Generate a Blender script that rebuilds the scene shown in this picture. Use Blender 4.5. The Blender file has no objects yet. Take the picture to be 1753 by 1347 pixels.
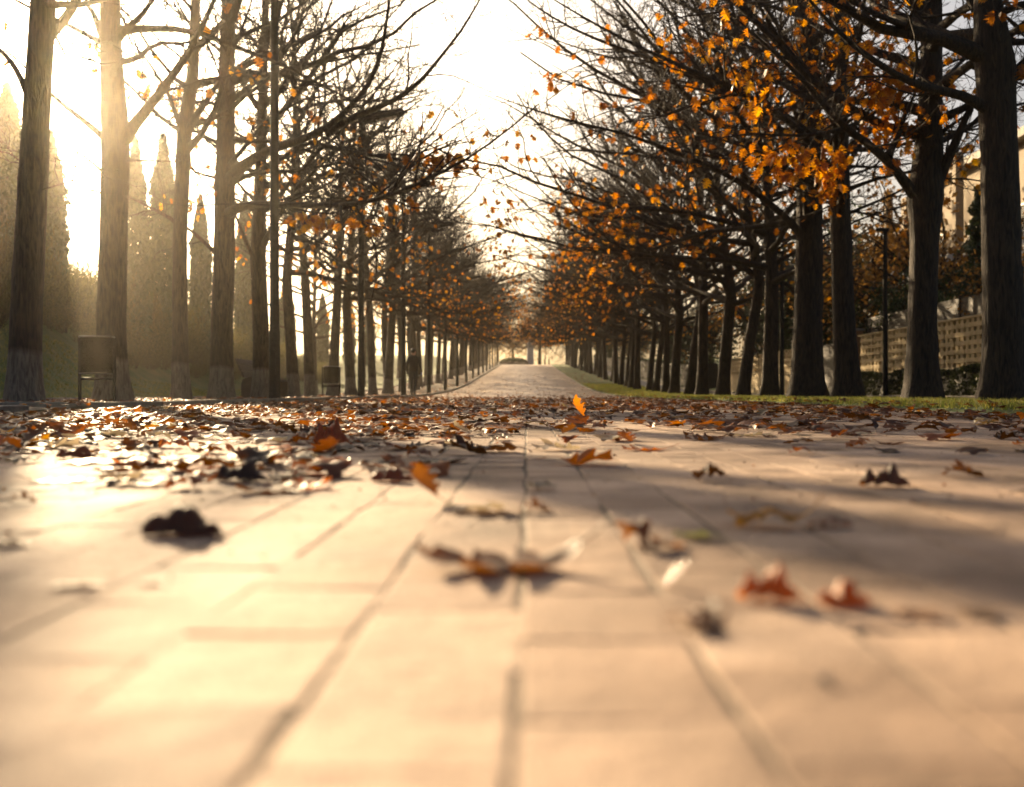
import bpy, math, random
import numpy as np
from mathutils import Vector, Matrix, Euler

R = math.radians
rng = np.random.default_rng(7)
random.seed(7)
scene = bpy.context.scene
col = scene.collection

# ------------------------------------------------------------------ camera numbers
F = 1700.0            # focal length in photograph pixels
CX, CY = 903.0, 672.0  # where the level path vanishes in the photograph
HC = 0.165            # lens height above the paving
FH = F * HC

def prof(y):
    """height of the path along its length: level, then a steady climb to a crest"""
    y = np.asarray(y, float)
    a, b, g = 30.0, 70.0, 0.044
    z = np.where(y < a, 0, np.where(y < b, g * (y - a) ** 2 / (2 * (b - a)), g * (y - (a + b) / 2)))
    # crest at about 155 m, then falling away
    c0, c1 = 148.0, 172.0
    z0 = g * (c0 - 50)
    t = np.clip((y - c0) / (c1 - c0), 0, 1)
    zc = z0 + (c1 - c0) * (g * t - (g + 0.03) * t * t / 2)
    z1 = z0 + (c1 - c0) * (g - (g + 0.03) / 2)
    return np.where(y < c0, z, np.where(y < c1, zc, z1 - 0.03 * (y - c1)))

def sm(a, b, x):
    t = np.clip((np.asarray(x, float) - a) / (b - a), 0, 1)
    return t * t * (3 - 2 * t)

def terrain(x, y):
    x = np.asarray(x, float); y = np.asarray(y, float)
    z = prof(y)
    amp = 3.0 - 1.6 * sm(22, 52, y)
    toe = 8.3 + 1.6 * sm(20, 34, y)
    z = z + amp * sm(0, 1, (-x - toe) / 5.2) ** 1.25 + 0.08 * np.sin(x * 1.3 + y * .7) * sm(9, 11, -x)
    z = z + 0.55 * sm(9.75, 10.3, x) + 0.5 * sm(12, 20, x)
    return z

def P(px, py, d):
    return Vector(((px - CX) / F * d, d, HC + (CY - py) / F * d))

# ------------------------------------------------------------------ object helpers
def tag(o, label=None, cat=None, group=None, kind=None):
    if label: o['label'] = label
    if cat: o['category'] = cat
    if group: o['group'] = group
    if kind: o['kind'] = kind
    return o

def empty(name, loc=(0, 0, 0), rz=0.0, label=None, cat=None, group=None):
    o = bpy.data.objects.new(name, None)
    col.objects.link(o)
    o.location = loc; o.rotation_euler = (0, 0, rz)
    o.empty_display_size = .2
    return tag(o, label, cat, group)

def mesh_np(name, verts, faces_list, mats, smooth=True, mat_idx=None):
    """faces_list: list of int arrays (n,k)"""
    me = bpy.data.meshes.new(name)
    verts = np.asarray(verts, np.float32).reshape(-1, 3)
    me.vertices.add(len(verts))
    me.vertices.foreach_set('co', verts.ravel())
    tot = sum(f.size for f in faces_list); npoly = sum(len(f) for f in faces_list)
    loops = np.concatenate([f.ravel() for f in faces_list]) if npoly else np.zeros(0, int)
    me.loops.add(tot)
    me.loops.foreach_set('vertex_index', loops.astype(np.int32))
    me.polygons.add(npoly)
    sizes = np.concatenate([np.full(len(f), f.shape[1]) for f in faces_list])
    starts = np.concatenate([[0], np.cumsum(sizes)[:-1]])
    me.polygons.foreach_set('loop_start', starts.astype(np.int32))
    me.polygons.foreach_set('loop_total', sizes.astype(np.int32))
    me.polygons.foreach_set('use_smooth', np.full(npoly, smooth, bool))
    for m in (mats if isinstance(mats, (list, tuple)) else [mats]):
        me.materials.append(m)
    if mat_idx is not None:
        me.polygons.foreach_set('material_index', np.asarray(mat_idx, np.int32))
    me.update(calc_edges=True)
    me.validate()
    return me

def link(name, me, parent=None, loc=(0, 0, 0), rot=(0, 0, 0), scale=None):
    o = bpy.data.objects.new(name, me)
    col.objects.link(o)
    o.location = loc; o.rotation_euler = rot
    if scale is not None: o.scale = (scale,) * 3 if np.isscalar(scale) else scale
    if parent: o.parent = parent
    return o

class MB:
    """collects simple solids; build() links them as one mesh object"""
    def __init__(s): s.v = []; s.f = []; s.n = 0
    def add(s, v, f):
        s.v.extend([tuple(p) for p in v]); s.f.extend([tuple(i + s.n for i in q) for q in f]); s.n += len(v)
    def box(s, x0, x1, y0, y1, z0, z1, M=None):
        v = [Vector(p) for p in ((x0, y0, z0), (x1, y0, z0), (x1, y1, z0), (x0, y1, z0), (x0, y0, z1), (x1, y0, z1), (x1, y1, z1), (x0, y1, z1))]
        if M is not None: v = [M @ p for p in v]
        s.add(v, [(0, 3, 2, 1), (4, 5, 6, 7), (0, 1, 5, 4), (1, 2, 6, 5), (2, 3, 7, 6), (3, 0, 4, 7)])
    def tube(s, pts, rad, n=12, cap=True):
        pts = [Vector(p) for p in pts]
        if np.isscalar(rad): rad = [rad] * len(pts)
        rings = []; prev = None
        for i, p in enumerate(pts):
            a = pts[max(i - 1, 0)]; b = pts[min(i + 1, len(pts) - 1)]
            t = (b - a).normalized()
            if prev is None:
                ref = Vector((0, 0, 1)) if abs(t.z) < .9 else Vector((1, 0, 0))
                u = t.cross(ref).normalized()
            else:
                u = (prev - t * prev.dot(t)).normalized()
            prev = u; w = t.cross(u)
            rings.append([p + rad[i] * (math.cos(2 * math.pi * k / n) * u + math.sin(2 * math.pi * k / n) * w) for k in range(n)])
        v = [q for r in rings for q in r]; f = []
        for i in range(len(pts) - 1):
            for k in range(n):
                f.append((i * n + k, i * n + (k + 1) % n, (i + 1) * n + (k + 1) % n, (i + 1) * n + k))
        if cap:
            f.append(tuple(range(n - 1, -1, -1))); f.append(tuple((len(pts) - 1) * n + k for k in range(n)))
        s.add(v, f)
    def prism(s, poly, axis, a, b):
        """poly: list of 2-d points, extruded along axis from a to b"""
        def mk(p, h):
            return {'x': (h, p[0], p[1]), 'y': (p[0], h, p[1]), 'z': (p[0], p[1], h)}[axis]
        n = len(poly); v = [mk(p, a) for p in poly] + [mk(p, b) for p in poly]
        f = [tuple(range(n - 1, -1, -1)), tuple(range(n, 2 * n))] + [(i, (i + 1) % n, n + (i + 1) % n, n + i) for i in range(n)]
        s.add(v, f)
    def build(s, name, mat, parent=None, smooth=False, bevel=0.0, loc=(0, 0, 0), rot=(0, 0, 0)):
        me = bpy.data.meshes.new(name)
        me.from_pydata(s.v, [], s.f); me.materials.append(mat)
        import bmesh
        bm = bmesh.new(); bm.from_mesh(me)
        bmesh.ops.recalc_face_normals(bm, faces=bm.faces)
        if bevel:
            es = [e for e in bm.edges if e.is_manifold and e.calc_face_angle(0) > .6]
            bmesh.ops.bevel(bm, geom=es, offset=bevel, segments=1, affect='EDGES', clamp_overlap=True)
        bm.to_mesh(me); bm.free()
        if smooth:
            for p in me.polygons: p.use_smooth = True
            try: me.set_sharp_from_angle(angle=R(38))
            except Exception: pass
        me.update()
        return link(name, me, parent, loc, rot)

def copy_tree(o, parent=None):
    c = o.copy(); col.objects.link(c)
    if parent: c.parent = parent
    for ch in list(o.children): copy_tree(ch, c)
    return c

# ------------------------------------------------------------------ materials
def newmat(name):
    m = bpy.data.materials.new(name); m.use_nodes = True
    nt = m.node_tree
    return m, nt, nt.nodes['Principled BSDF'], nt.nodes['Material Output']

def N(nt, t, **kw):
    n = nt.nodes.new(t)
    for k, v in kw.items():
        if hasattr(n, k): setattr(n, k, v)
        else: n.inputs[k].default_value = v
    return n

def ramp(nt, stops, interp='LINEAR'):
    r = nt.nodes.new('ShaderNodeValToRGB'); r.color_ramp.interpolation = interp
    e = r.color_ramp.elements
    while len(e) < len(stops): e.new(.5)
    for i, (p, c) in enumerate(stops):
        e[i].position = p; e[i].color = (*c, 1) if len(c) == 3 else c
    return r

def noisy(name, c0, c1, scale=8, rough=.8, bump=.3, bscale=None, detail=6, coord='Object', dist=.02, stretch=None):
    m, nt, b, out = newmat(name); L = nt.links.new
    tc = N(nt, 'ShaderNodeTexCoord'); src = tc.outputs[coord]
    if stretch:
        mp = N(nt, 'ShaderNodeMapping'); mp.inputs['Scale'].default_value = stretch
        L(src, mp.inputs['Vector']); src = mp.outputs[0]
    n = N(nt, 'ShaderNodeTexNoise'); n.inputs['Scale'].default_value = scale; n.inputs['Detail'].default_value = detail
    L(src, n.inputs['Vector'])
    r = ramp(nt, [(.3, c0), (.7, c1)]); L(n.outputs['Fac'], r.inputs['Fac']); L(r.outputs['Color'], b.inputs['Base Color'])
    b.inputs['Roughness'].default_value = rough
    if bump:
        n2 = N(nt, 'ShaderNodeTexNoise'); n2.inputs['Scale'].default_value = bscale or scale * 4; n2.inputs['Detail'].default_value = 5
        L(src, n2.inputs['Vector'])
        bp = N(nt, 'ShaderNodeBump'); bp.inputs['Strength'].default_value = bump; bp.inputs['Distance'].default_value = dist
        L(n2.outputs['Fac'], bp.inputs['Height']); L(bp.outputs['Normal'], b.inputs['Normal'])
    return m

def bark(name, dark, light, whitewash=None):
    m, nt, b, out = newmat(name); L = nt.links.new
    tc = N(nt, 'ShaderNodeTexCoord')
    mp = N(nt, 'ShaderNodeMapping'); mp.inputs['Scale'].default_value = (25, 25, 3.6); L(tc.outputs['Object'], mp.inputs['Vector'])
    n = N(nt, 'ShaderNodeTexNoise'); n.inputs['Scale'].default_value = 1.0; n.inputs['Detail'].default_value = 9; n.inputs['Distortion'].default_value = 1.3
    L(mp.outputs[0], n.inputs['Vector'])
    r = ramp(nt, [(.34, dark), (.62, light)]); L(n.outputs['Fac'], r.inputs['Fac'])
    big = N(nt, 'ShaderNodeTexNoise'); big.inputs['Scale'].default_value = 1.8; big.inputs['Detail'].default_value = 4; L(tc.outputs['Object'], big.inputs['Vector'])
    mx = N(nt, 'ShaderNodeMix', data_type='RGBA', blend_type='MULTIPLY'); mx.inputs[0].default_value = .6
    rb = ramp(nt, [(.3, (.55, .55, .5)), (.7, (1, 1, 1))]); L(big.outputs['Fac'], rb.inputs['Fac'])
    L(r.outputs['Color'], mx.inputs[6]); L(rb.outputs['Color'], mx.inputs[7])
    cout = mx.outputs[2]
    if whitewash:
        sx = N(nt, 'ShaderNodeSeparateXYZ'); L(tc.outputs['Object'], sx.inputs[0])
        a = N(nt, 'ShaderNodeMath', operation='MULTIPLY_ADD'); L(big.outputs['Fac'], a.inputs[0]); a.inputs[1].default_value = .16; L(sx.outputs['Z'], a.inputs[2])
        a2 = N(nt, 'ShaderNodeMath', operation='MULTIPLY_ADD'); L(n.outputs['Fac'], a2.inputs[0]); a2.inputs[1].default_value = .03; L(a.outputs[0], a2.inputs[2])
        mr = N(nt, 'ShaderNodeMapRange'); mr.inputs[1].default_value = .68; mr.inputs[2].default_value = .77; mr.inputs[3].default_value = 1; mr.inputs[4].default_value = 0
        L(a2.outputs[0], mr.inputs[0])
        wr = ramp(nt, [(.34, (.10,.075,.05)), (.6, whitewash)]); L(n.outputs['Fac'], wr.inputs['Fac'])
        m2 = N(nt, 'ShaderNodeMix', data_type='RGBA'); L(mr.outputs[0], m2.inputs[0]); L(cout, m2.inputs[6]); L(wr.outputs['Color'], m2.inputs[7])
        cout = m2.outputs[2]
    L(cout, b.inputs['Base Color'])
    b.inputs['Roughness'].default_value = .85
    bp = N(nt, 'ShaderNodeBump'); bp.inputs['Strength'].default_value = 1; bp.inputs['Distance'].default_value = .05
    L(n.outputs['Fac'], bp.inputs['Height']); L(bp.outputs['Normal'], b.inputs['Normal'])
    return m

def leafmat(name, obj_color=True, stops=None, rough=.42, trans=.45, attr=None, tcol=1.0):
    """dry leaf: base colour from the object's colour or from a per-leaf attribute, veins by noise, light passing through"""
    m, nt, b, out = newmat(name); L = nt.links.new
    tc = N(nt, 'ShaderNodeTexCoord')
    if attr:
        at = N(nt, 'ShaderNodeAttribute', attribute_name=attr)
        r = ramp(nt, stops); L(at.outputs['Fac'], r.inputs['Fac']); base = r.outputs['Color']
    else:
        oi = N(nt, 'ShaderNodeObjectInfo'); base = oi.outputs['Color']
    n = N(nt, 'ShaderNodeTexNoise'); n.inputs['Scale'].default_value = 38; n.inputs['Detail'].default_value = 5; L(tc.outputs['Object'], n.inputs['Vector'])
    rr = ramp(nt, [(.3, (.5, .45, .4)), (.65, (1.15, 1.1, 1.0))]); L(n.outputs['Fac'], rr.inputs['Fac'])
    mx = N(nt, 'ShaderNodeMix', data_type='RGBA', blend_type='MULTIPLY'); mx.inputs[0].default_value = .8
    L(base, mx.inputs[6]); L(rr.outputs['Color'], mx.inputs[7])
    L(mx.outputs[2], b.inputs['Base Color']); b.inputs['Roughness'].default_value = rough
    bp = N(nt, 'ShaderNodeBump'); bp.inputs['Strength'].default_value = .35; bp.inputs['Distance'].default_value = .004
    L(n.outputs['Fac'], bp.inputs['Height']); L(bp.outputs['Normal'], b.inputs['Normal'])
    tr = N(nt, 'ShaderNodeBsdfTranslucent')
    hs = N(nt, 'ShaderNodeHueSaturation'); hs.inputs['Saturation'].default_value = 1.25; hs.inputs['Value'].default_value = 1.5 * tcol
    L(mx.outputs[2], hs.inputs['Color']); L(hs.outputs[0], tr.inputs['Color'])
    ms = N(nt, 'ShaderNodeMixShader'); ms.inputs[0].default_value = trans
    L(b.outputs[0], ms.inputs[1]); L(tr.outputs[0], ms.inputs[2]); L(ms.outputs[0], out.inputs['Surface'])
    return m

M = {}
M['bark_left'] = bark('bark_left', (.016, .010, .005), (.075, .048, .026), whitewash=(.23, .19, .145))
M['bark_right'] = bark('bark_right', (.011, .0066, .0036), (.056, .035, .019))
M['twig'] = noisy('twig', (.018, .0105, .006), (.046, .028, .015), 5, .85, 0)
M['leaf_ground'] = leafmat('leaf_ground', trans=.4, rough=.5)
LEAF_STOPS = [(0, (.06, .028, .012)), (.3, (.13, .057, .024)), (.55, (.20, .08, .03)), (.75, (.30, .115, .03)), (.9, (.42, .19, .03)), (1, (.3, .24, .15))]
M['leaf_litter'] = leafmat('leaf_litter', attr='tone', stops=LEAF_STOPS, trans=.38, rough=.5)
M['leaf_tree'] = leafmat('leaf_tree', attr='tone', stops=[(0, (.22, .09, .035)), (.5, (.44, .18, .042)), (1, (.62, .36, .08))], trans=.62, tcol=1.1)
M['metal_dark'] = noisy('metal_dark', (.022, .020, .018), (.036, .033, .029), 14, .6, .05)
M['metal_dark'].node_tree.nodes['Principled BSDF'].inputs['Metallic'].default_value = .1
M['metal_bin'] = noisy('metal_bin', (.005, .004, .003), (.012, .010, .007), 9, .85, .06)
M['metal_bin'].node_tree.nodes['Principled BSDF'].inputs['Metallic'].default_value = .1
for k_ in ('metal_bin', 'metal_dark'): M[k_].node_tree.nodes['Principled BSDF'].inputs['Specular IOR Level'].default_value = .08
M['steel'] = noisy('steel', (.14, .13, .12), (.20, .19, .17), 20, .35, .05)
M['steel'].node_tree.nodes['Principled BSDF'].inputs['Metallic'].default_value = .9
M['glass_lamp'] = noisy('glass_lamp', (.5, .5, .48), (.6, .6, .58), 5, .2, 0)
M['concrete'] = noisy('concrete', (.22, .19, .15), (.36, .32, .26), 6, .8, .25)
M['bench_end'] = noisy('bench_end', (.07, .048, .03), (.12, .085, .055), 6, .8, .25)
M['kerb'] = noisy('kerb', (.13, .11, .085), (.26, .22, .17), 7, .8, .4)
M['wood'] = noisy('wood', (.022, .014, .008), (.05, .032, .018), 4, .6, .3, stretch=(1, 12, 12))
M['soil'] = noisy('soil', (.05, .034, .02), (.14, .09, .05), 3, .9, .8, bscale=40, dist=.04)
M['grass_ground'] = noisy('grass_ground', (.065, .12, .022), (.18, .18, .05), 1.7, .9, .8, bscale=60, dist=.05)
M['asphalt'] = noisy('asphalt', (.10, .10, .10), (.17, .165, .16), 3, .75, .3, bscale=120)
M['gravel_walk'] = noisy('gravel_walk', (.34, .28, .2), (.5, .42, .32), 4, .85, .4, bscale=90)
M['render_cream'] = noisy('render_cream', (.24, .18, .11), (.33, .26, .17), 1.5, .85, .15, bscale=60)
M['render_shade_tint'] = noisy('render_shade_tint', (.36, .38, .42), (.46, .48, .52), 1.5, .85, .15, bscale=60)  # pale blue of the shaded house side, put into the parapet colour
M['render_ochre'] = noisy('render_ochre', (.30, .17, .09), (.40, .24, .13), 1.5, .85, .15, bscale=60)
M['roof_tile'] = noisy('roof_tile', (.06, .038, .03), (.12, .07, .05), 5, .8, .6, stretch=(1, 1, 6))
M['block'] = noisy('block', (.50, .38, .20), (.70, .56, .34), 4, .85, .4, bscale=50)
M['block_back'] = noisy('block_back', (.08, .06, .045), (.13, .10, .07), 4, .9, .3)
M['fence_dark'] = noisy('fence_dark', (.025, .02, .016), (.05, .04, .032), 3, .6, .1)
M['window_dark'] = noisy('window_dark', (.02, .022, .025), (.035, .038, .04), 2, .12, 0)
M['frame_white'] = noisy('frame_white', (.6, .58, .54), (.7, .68, .64), 4, .5, 0)
M['stone_pale'] = noisy('stone_pale', (.5, .48, .45), (.66, .64, .6), 3, .8, .3)

def foliage(name, c0, c1, trans=.35, rough=.6):
    m, nt, b, out = newmat(name); L = nt.links.new
    at = N(nt, 'ShaderNodeAttribute', attribute_name='tone')
    r = ramp(nt, [(0, c0), (1, c1)]); L(at.outputs['Fac'], r.inputs['Fac'])
    L(r.outputs['Color'], b.inputs['Base Color']); b.inputs['Roughness'].default_value = rough
    tr = N(nt, 'ShaderNodeBsdfTranslucent'); hs = N(nt, 'ShaderNodeHueSaturation'); hs.inputs['Value'].default_value = 1.6
    L(r.outputs['Color'], hs.inputs['Color']); L(hs.outputs[0], tr.inputs['Color'])
    ms = N(nt, 'ShaderNodeMixShader'); ms.inputs[0].default_value = trans
    L(b.outputs[0], ms.inputs[1]); L(tr.outputs[0], ms.inputs[2]); L(ms.outputs[0], out.inputs['Surface'])
    return m
M['cypress'] = foliage('cypress', (.028, .042, .018), (.075, .085, .035), .3)
M['shrub'] = foliage('shrub', (.03, .034, .01), (.11, .09, .03), .45)
M['hedge'] = foliage('hedge', (.018, .026, .008), (.055, .06, .02), .25)
M['evergreen'] = foliage('evergreen', (.02, .035, .012), (.06, .075, .025), .25)
M['autumn'] = foliage('autumn', (.10, .055, .015), (.30, .15, .03), .45)
M['grass_blade'] = foliage('grass_blade', (.10, .135, .02), (.32, .28, .06), .45)

# paving: real pavers near the lens, the same bond as a texture farther off
def paver_mats():
    m, nt, b, out = newmat('paver'); L = nt.links.new
    at = N(nt, 'ShaderNodeAttribute', attribute_name='tone')
    r = ramp(nt, [(0, (.36, .25, .18)), (.5, (.50, .36, .265)), (1, (.61, .46, .35))]); L(at.outputs['Fac'], r.inputs['Fac'])
    tc = N(nt, 'ShaderNodeTexCoord')
    n = N(nt, 'ShaderNodeTexNoise'); n.inputs['Scale'].default_value = 4.5; n.inputs['Detail'].default_value = 10; n.inputs['Roughness'].default_value = .62; n.inputs['Distortion'].default_value = .5; L(tc.outputs['Object'], n.inputs['Vector'])
    rr = ramp(nt, [(.32, (.40, .36, .32)), (.47, (.82, .79, .75)), (.62, (1.10, 1.07, 1.02))]); L(n.outputs['Fac'], rr.inputs['Fac'])
    mx = N(nt, 'ShaderNodeMix', data_type='RGBA', blend_type='MULTIPLY'); mx.inputs[0].default_value = .85
    L(r.outputs['Color'], mx.inputs[6]); L(rr.outputs['Color'], mx.inputs[7])
    nb = N(nt, 'ShaderNodeTexNoise'); nb.inputs['Scale'].default_value = 1.3; nb.inputs['Detail'].default_value = 6; nb.inputs['Distortion'].default_value = 1.2; L(tc.outputs['Object'], nb.inputs['Vector'])
    rb = ramp(nt, [(.36, (.50, .47, .43)), (.54, (1, 1, 1))]); L(nb.outputs['Fac'], rb.inputs['Fac'])
    ng = N(nt, 'ShaderNodeTexNoise'); ng.inputs['Scale'].default_value = 420; ng.inputs['Detail'].default_value = 2; L(tc.outputs['Object'], ng.inputs['Vector'])
    rg = ramp(nt, [(.36, (.55, .52, .5)), (.5, (1, 1, 1)), (.66, (1.12, 1.1, 1.08))]); L(ng.outputs['Fac'], rg.inputs['Fac'])
    m3 = N(nt, 'ShaderNodeMix', data_type='RGBA', blend_type='MULTIPLY'); m3.inputs[0].default_value = 1; L(mx.outputs[2], m3.inputs[6]); L(rb.outputs['Color'], m3.inputs[7])
    m4 = N(nt, 'ShaderNodeMix', data_type='RGBA', blend_type='MULTIPLY'); m4.inputs[0].default_value = 1; L(m3.outputs[2], m4.inputs[6]); L(rg.outputs['Color'], m4.inputs[7])
    L(m4.outputs[2], b.inputs['Base Color'])
    n2 = N(nt, 'ShaderNodeTexNoise'); n2.inputs['Scale'].default_value = 240; n2.inputs['Detail'].default_value = 3; L(tc.outputs['Object'], n2.inputs['Vector'])
    n3 = N(nt, 'ShaderNodeTexNoise'); n3.inputs['Scale'].default_value = 26; n3.inputs['Detail'].default_value = 3; L(tc.outputs['Object'], n3.inputs['Vector'])
    bp = N(nt, 'ShaderNodeBump'); bp.inputs['Strength'].default_value = .6; bp.inputs['Distance'].default_value = .003; L(n2.outputs['Fac'], bp.inputs['Height'])
    bp2 = N(nt, 'ShaderNodeBump'); bp2.inputs['Strength'].default_value = .4; bp2.inputs['Distance'].default_value = .008; L(n3.outputs['Fac'], bp2.inputs['Height']); L(bp.outputs[0], bp2.inputs['Normal'])
    L(bp2.outputs[0], b.inputs['Normal'])
    mr = N(nt, 'ShaderNodeMapRange'); mr.inputs[3].default_value = .70; mr.inputs[4].default_value = .95; b.inputs['Specular IOR Level'].default_value = .35; L(n.outputs['Fac'], mr.inputs[0]); L(mr.outputs[0], b.inputs['Roughness'])
    M['paver'] = m
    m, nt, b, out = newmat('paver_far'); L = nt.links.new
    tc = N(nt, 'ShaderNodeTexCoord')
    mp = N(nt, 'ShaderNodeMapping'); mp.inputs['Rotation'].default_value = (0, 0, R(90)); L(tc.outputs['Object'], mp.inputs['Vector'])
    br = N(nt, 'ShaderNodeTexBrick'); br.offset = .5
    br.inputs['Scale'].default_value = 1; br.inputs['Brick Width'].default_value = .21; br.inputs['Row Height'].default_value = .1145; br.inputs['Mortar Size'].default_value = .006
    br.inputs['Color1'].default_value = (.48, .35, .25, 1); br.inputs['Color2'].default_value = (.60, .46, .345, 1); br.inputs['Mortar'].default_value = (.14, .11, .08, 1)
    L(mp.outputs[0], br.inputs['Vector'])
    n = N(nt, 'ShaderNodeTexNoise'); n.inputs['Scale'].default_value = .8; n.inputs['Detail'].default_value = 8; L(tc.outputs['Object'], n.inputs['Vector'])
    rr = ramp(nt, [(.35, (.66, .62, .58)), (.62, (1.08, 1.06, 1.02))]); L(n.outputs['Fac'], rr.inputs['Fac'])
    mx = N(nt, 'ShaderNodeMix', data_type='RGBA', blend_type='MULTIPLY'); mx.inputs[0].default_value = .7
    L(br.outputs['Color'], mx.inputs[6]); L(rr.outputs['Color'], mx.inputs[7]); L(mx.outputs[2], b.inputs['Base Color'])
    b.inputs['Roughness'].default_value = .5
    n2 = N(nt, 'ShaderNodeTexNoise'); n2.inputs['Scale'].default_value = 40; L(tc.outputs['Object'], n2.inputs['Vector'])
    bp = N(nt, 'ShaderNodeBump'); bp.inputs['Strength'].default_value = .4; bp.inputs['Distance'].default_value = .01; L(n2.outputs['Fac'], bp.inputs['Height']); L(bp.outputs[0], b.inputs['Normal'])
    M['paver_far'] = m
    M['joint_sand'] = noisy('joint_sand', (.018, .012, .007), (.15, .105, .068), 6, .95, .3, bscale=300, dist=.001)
paver_mats()

# ------------------------------------------------------------------ setting
def grid_sheet(name, xs, ys, zf, mat, kind='structure'):
    X, Y = np.meshgrid(np.asarray(xs, float), np.asarray(ys, float))
    Z = zf(X, Y)
    v = np.stack([X, Y, Z], -1).reshape(-1, 3)
    nx, ny = len(xs), len(ys)
    i = (np.arange(ny - 1)[:, None] * nx + np.arange(nx - 1)[None]).ravel()
    f = np.stack([i, i + 1, i + nx + 1, i + nx], 1)
    o = link(name, mesh_np(name, v, [f], mat))
    o['kind'] = kind
    return o

ys_all = np.unique(np.concatenate([np.arange(-30, 60, 1.0), np.arange(60, 200, 4.0), np.arange(200, 621, 30.0)]))
xs_all = np.unique(np.concatenate([np.linspace(-250, -30, 12), np.arange(-30, -7, .6), np.arange(-7, 12, 1.0), np.linspace(12, 30, 10), np.linspace(30, 250, 12)]))
def ground_z(X, Y):
    z = terrain(X, Y)
    return z - .035 - .02 * (np.abs(X) < 4)
grid_sheet('ground', xs_all, ys_all, ground_z, M['grass_ground'])

PX0, PX1 = -3.92, 3.45
ys_p = np.concatenate([np.arange(-6, 80, 1.0), np.arange(80, 190, 3.0)])
# joint bed + far texture + pavers in ONE path mesh
def build_path():
    V = []; Fq = []; mi = []; tone = []
    n0 = 0
    def sheet(y0, y1, dz, m, step):
        nonlocal n0
        ys = np.arange(y0, y1 + 1e-6, step)
        z = prof(ys) + dz
        v = np.concatenate([np.stack([np.full_like(ys, PX0), ys, z], 1), np.stack([np.full_like(ys, PX1), ys, z], 1)])
        k = len(ys); i = np.arange(k - 1)
        f = np.stack([i, i + k, i + k + 1, i + 1], 1) + n0
        V.append(v); Fq.append(f); mi.append(np.full(k - 1, m)); tone.append(np.full(k - 1, .5)); n0 += len(v)
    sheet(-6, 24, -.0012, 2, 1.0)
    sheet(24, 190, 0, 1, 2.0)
    # pavers
    W, Lp = .1145, .16
    xs = np.arange(PX0 + W * .5, PX1, W)
    xs = xs + (-0.005 - xs[np.argmin(np.abs(xs))]) - W / 2   # a joint runs just left of the lens axis
    xs = xs[(xs > PX0 + W / 2) & (xs < PX1 - W / 2)]
    r = np.random.default_rng(3)
    cs = []
    for k, x in enumerate(xs):
        y = np.arange(-1.0 + (k % 2) * Lp / 2 + r.uniform(-.03, .03), 23.9, Lp)
        cs.append(np.stack([np.full_like(y, x) + r.normal(0, .0011, len(y)), y + r.normal(0, .0012, len(y))], 1))
    c = np.concatenate(cs); n = len(c)
    # hand laid: some joints closed up, some wide
    hw = W / 2 - np.where(np.abs(np.abs(c[:, 0] + .005) - W / 2) < .01, r.choice([.0008, .0034, .0040], n, p=[.2, .4, .4]), r.choice([.0002, .0009, .0022, .0034], n, p=[.50, .22, .18, .10]))
    hl = Lp / 2 - r.choice([.0002, .0006, .0013], n, p=[.45, .35, .2])
    zt = r.uniform(0, .0007, n); tx = r.normal(0, .006, n); ty = r.normal(0, .006, n)
    rot = r.normal(0, .010, n)
    bev = .0009
    corners = np.array([(-1, -1), (1, -1), (1, 1), (-1, 1)], float)
    def ring(inset, dz, tilt=True):
        lx = corners[None, :, 0] * (hw[:, None] - inset); ly = corners[None, :, 1] * (hl[:, None] - inset)
        x = c[:, 0, None] + lx * np.cos(rot)[:, None] - ly * np.sin(rot)[:, None]
        y = c[:, 1, None] + lx * np.sin(rot)[:, None] + ly * np.cos(rot)[:, None]
        z = zt[:, None] + dz + (lx * tx[:, None] + ly * ty[:, None])
        return np.stack([x, y, z], -1)
    v = np.concatenate([ring(0, -.03), ring(0, -bev), ring(bev * 1.2, -bev * .3), ring(bev * 3.5, 0)], 1)   # n,16,3
    base = n0 + np.arange(n)[:, None, None] * 16
    q = []
    for lv in range(3):
        for k in range(4):
            q.append((lv * 4 + k, lv * 4 + (k + 1) % 4, lv * 4 + 4 + (k + 1) % 4, lv * 4 + 4 + k))
    q.append((12, 13, 14, 15))
    q = np.array(q)
    f = (base + q[None]).reshape(-1, 4)
    V.append(v.reshape(-1, 3)); Fq.append(f); mi.append(np.zeros(len(f), int))
    t = np.clip(r.normal(.5, .24, n), 0, 1); tone.append(np.repeat(t, 13))
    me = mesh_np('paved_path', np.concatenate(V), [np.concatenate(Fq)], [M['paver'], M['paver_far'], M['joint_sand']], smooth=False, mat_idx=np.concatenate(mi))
    a = me.attributes.new('tone', 'FLOAT', 'FACE'); a.data.foreach_set('value', np.concatenate(tone).astype(np.float32))
    o = link('paved_path', me); o['kind'] = 'structure'
build_path()

grid_sheet('planting_strip', [-8.1, -7, -6, -5, -4.06], ys_p, lambda X, Y: terrain(X, Y) + .028 + .012 * np.sin(X * 5 + Y * 3.1), M['soil'])
grid_sheet('footpath', [-9.6, -8.95, -8.26], ys_p[ys_p > 5], lambda X, Y: terrain(np.maximum(X, -8.2), Y) + .10 * 0 + .02 + .0 * X, M['gravel_walk']) if False else None
grid_sheet('grass_verge', [3.50, 3.56, 3.66, 4.2, 5, 6, 7.0], ys_p, lambda X, Y: terrain(X, Y) - .03 + (.065 + .015 * np.sin(X * 4 + Y * 2.3)) * sm(3.49, 3.64, X), M['grass_ground'])
grid_sheet('road', [7.15, 7.9, 8.7], ys_p, lambda X, Y: terrain(X, Y) - .012, M['asphalt'])

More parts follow.
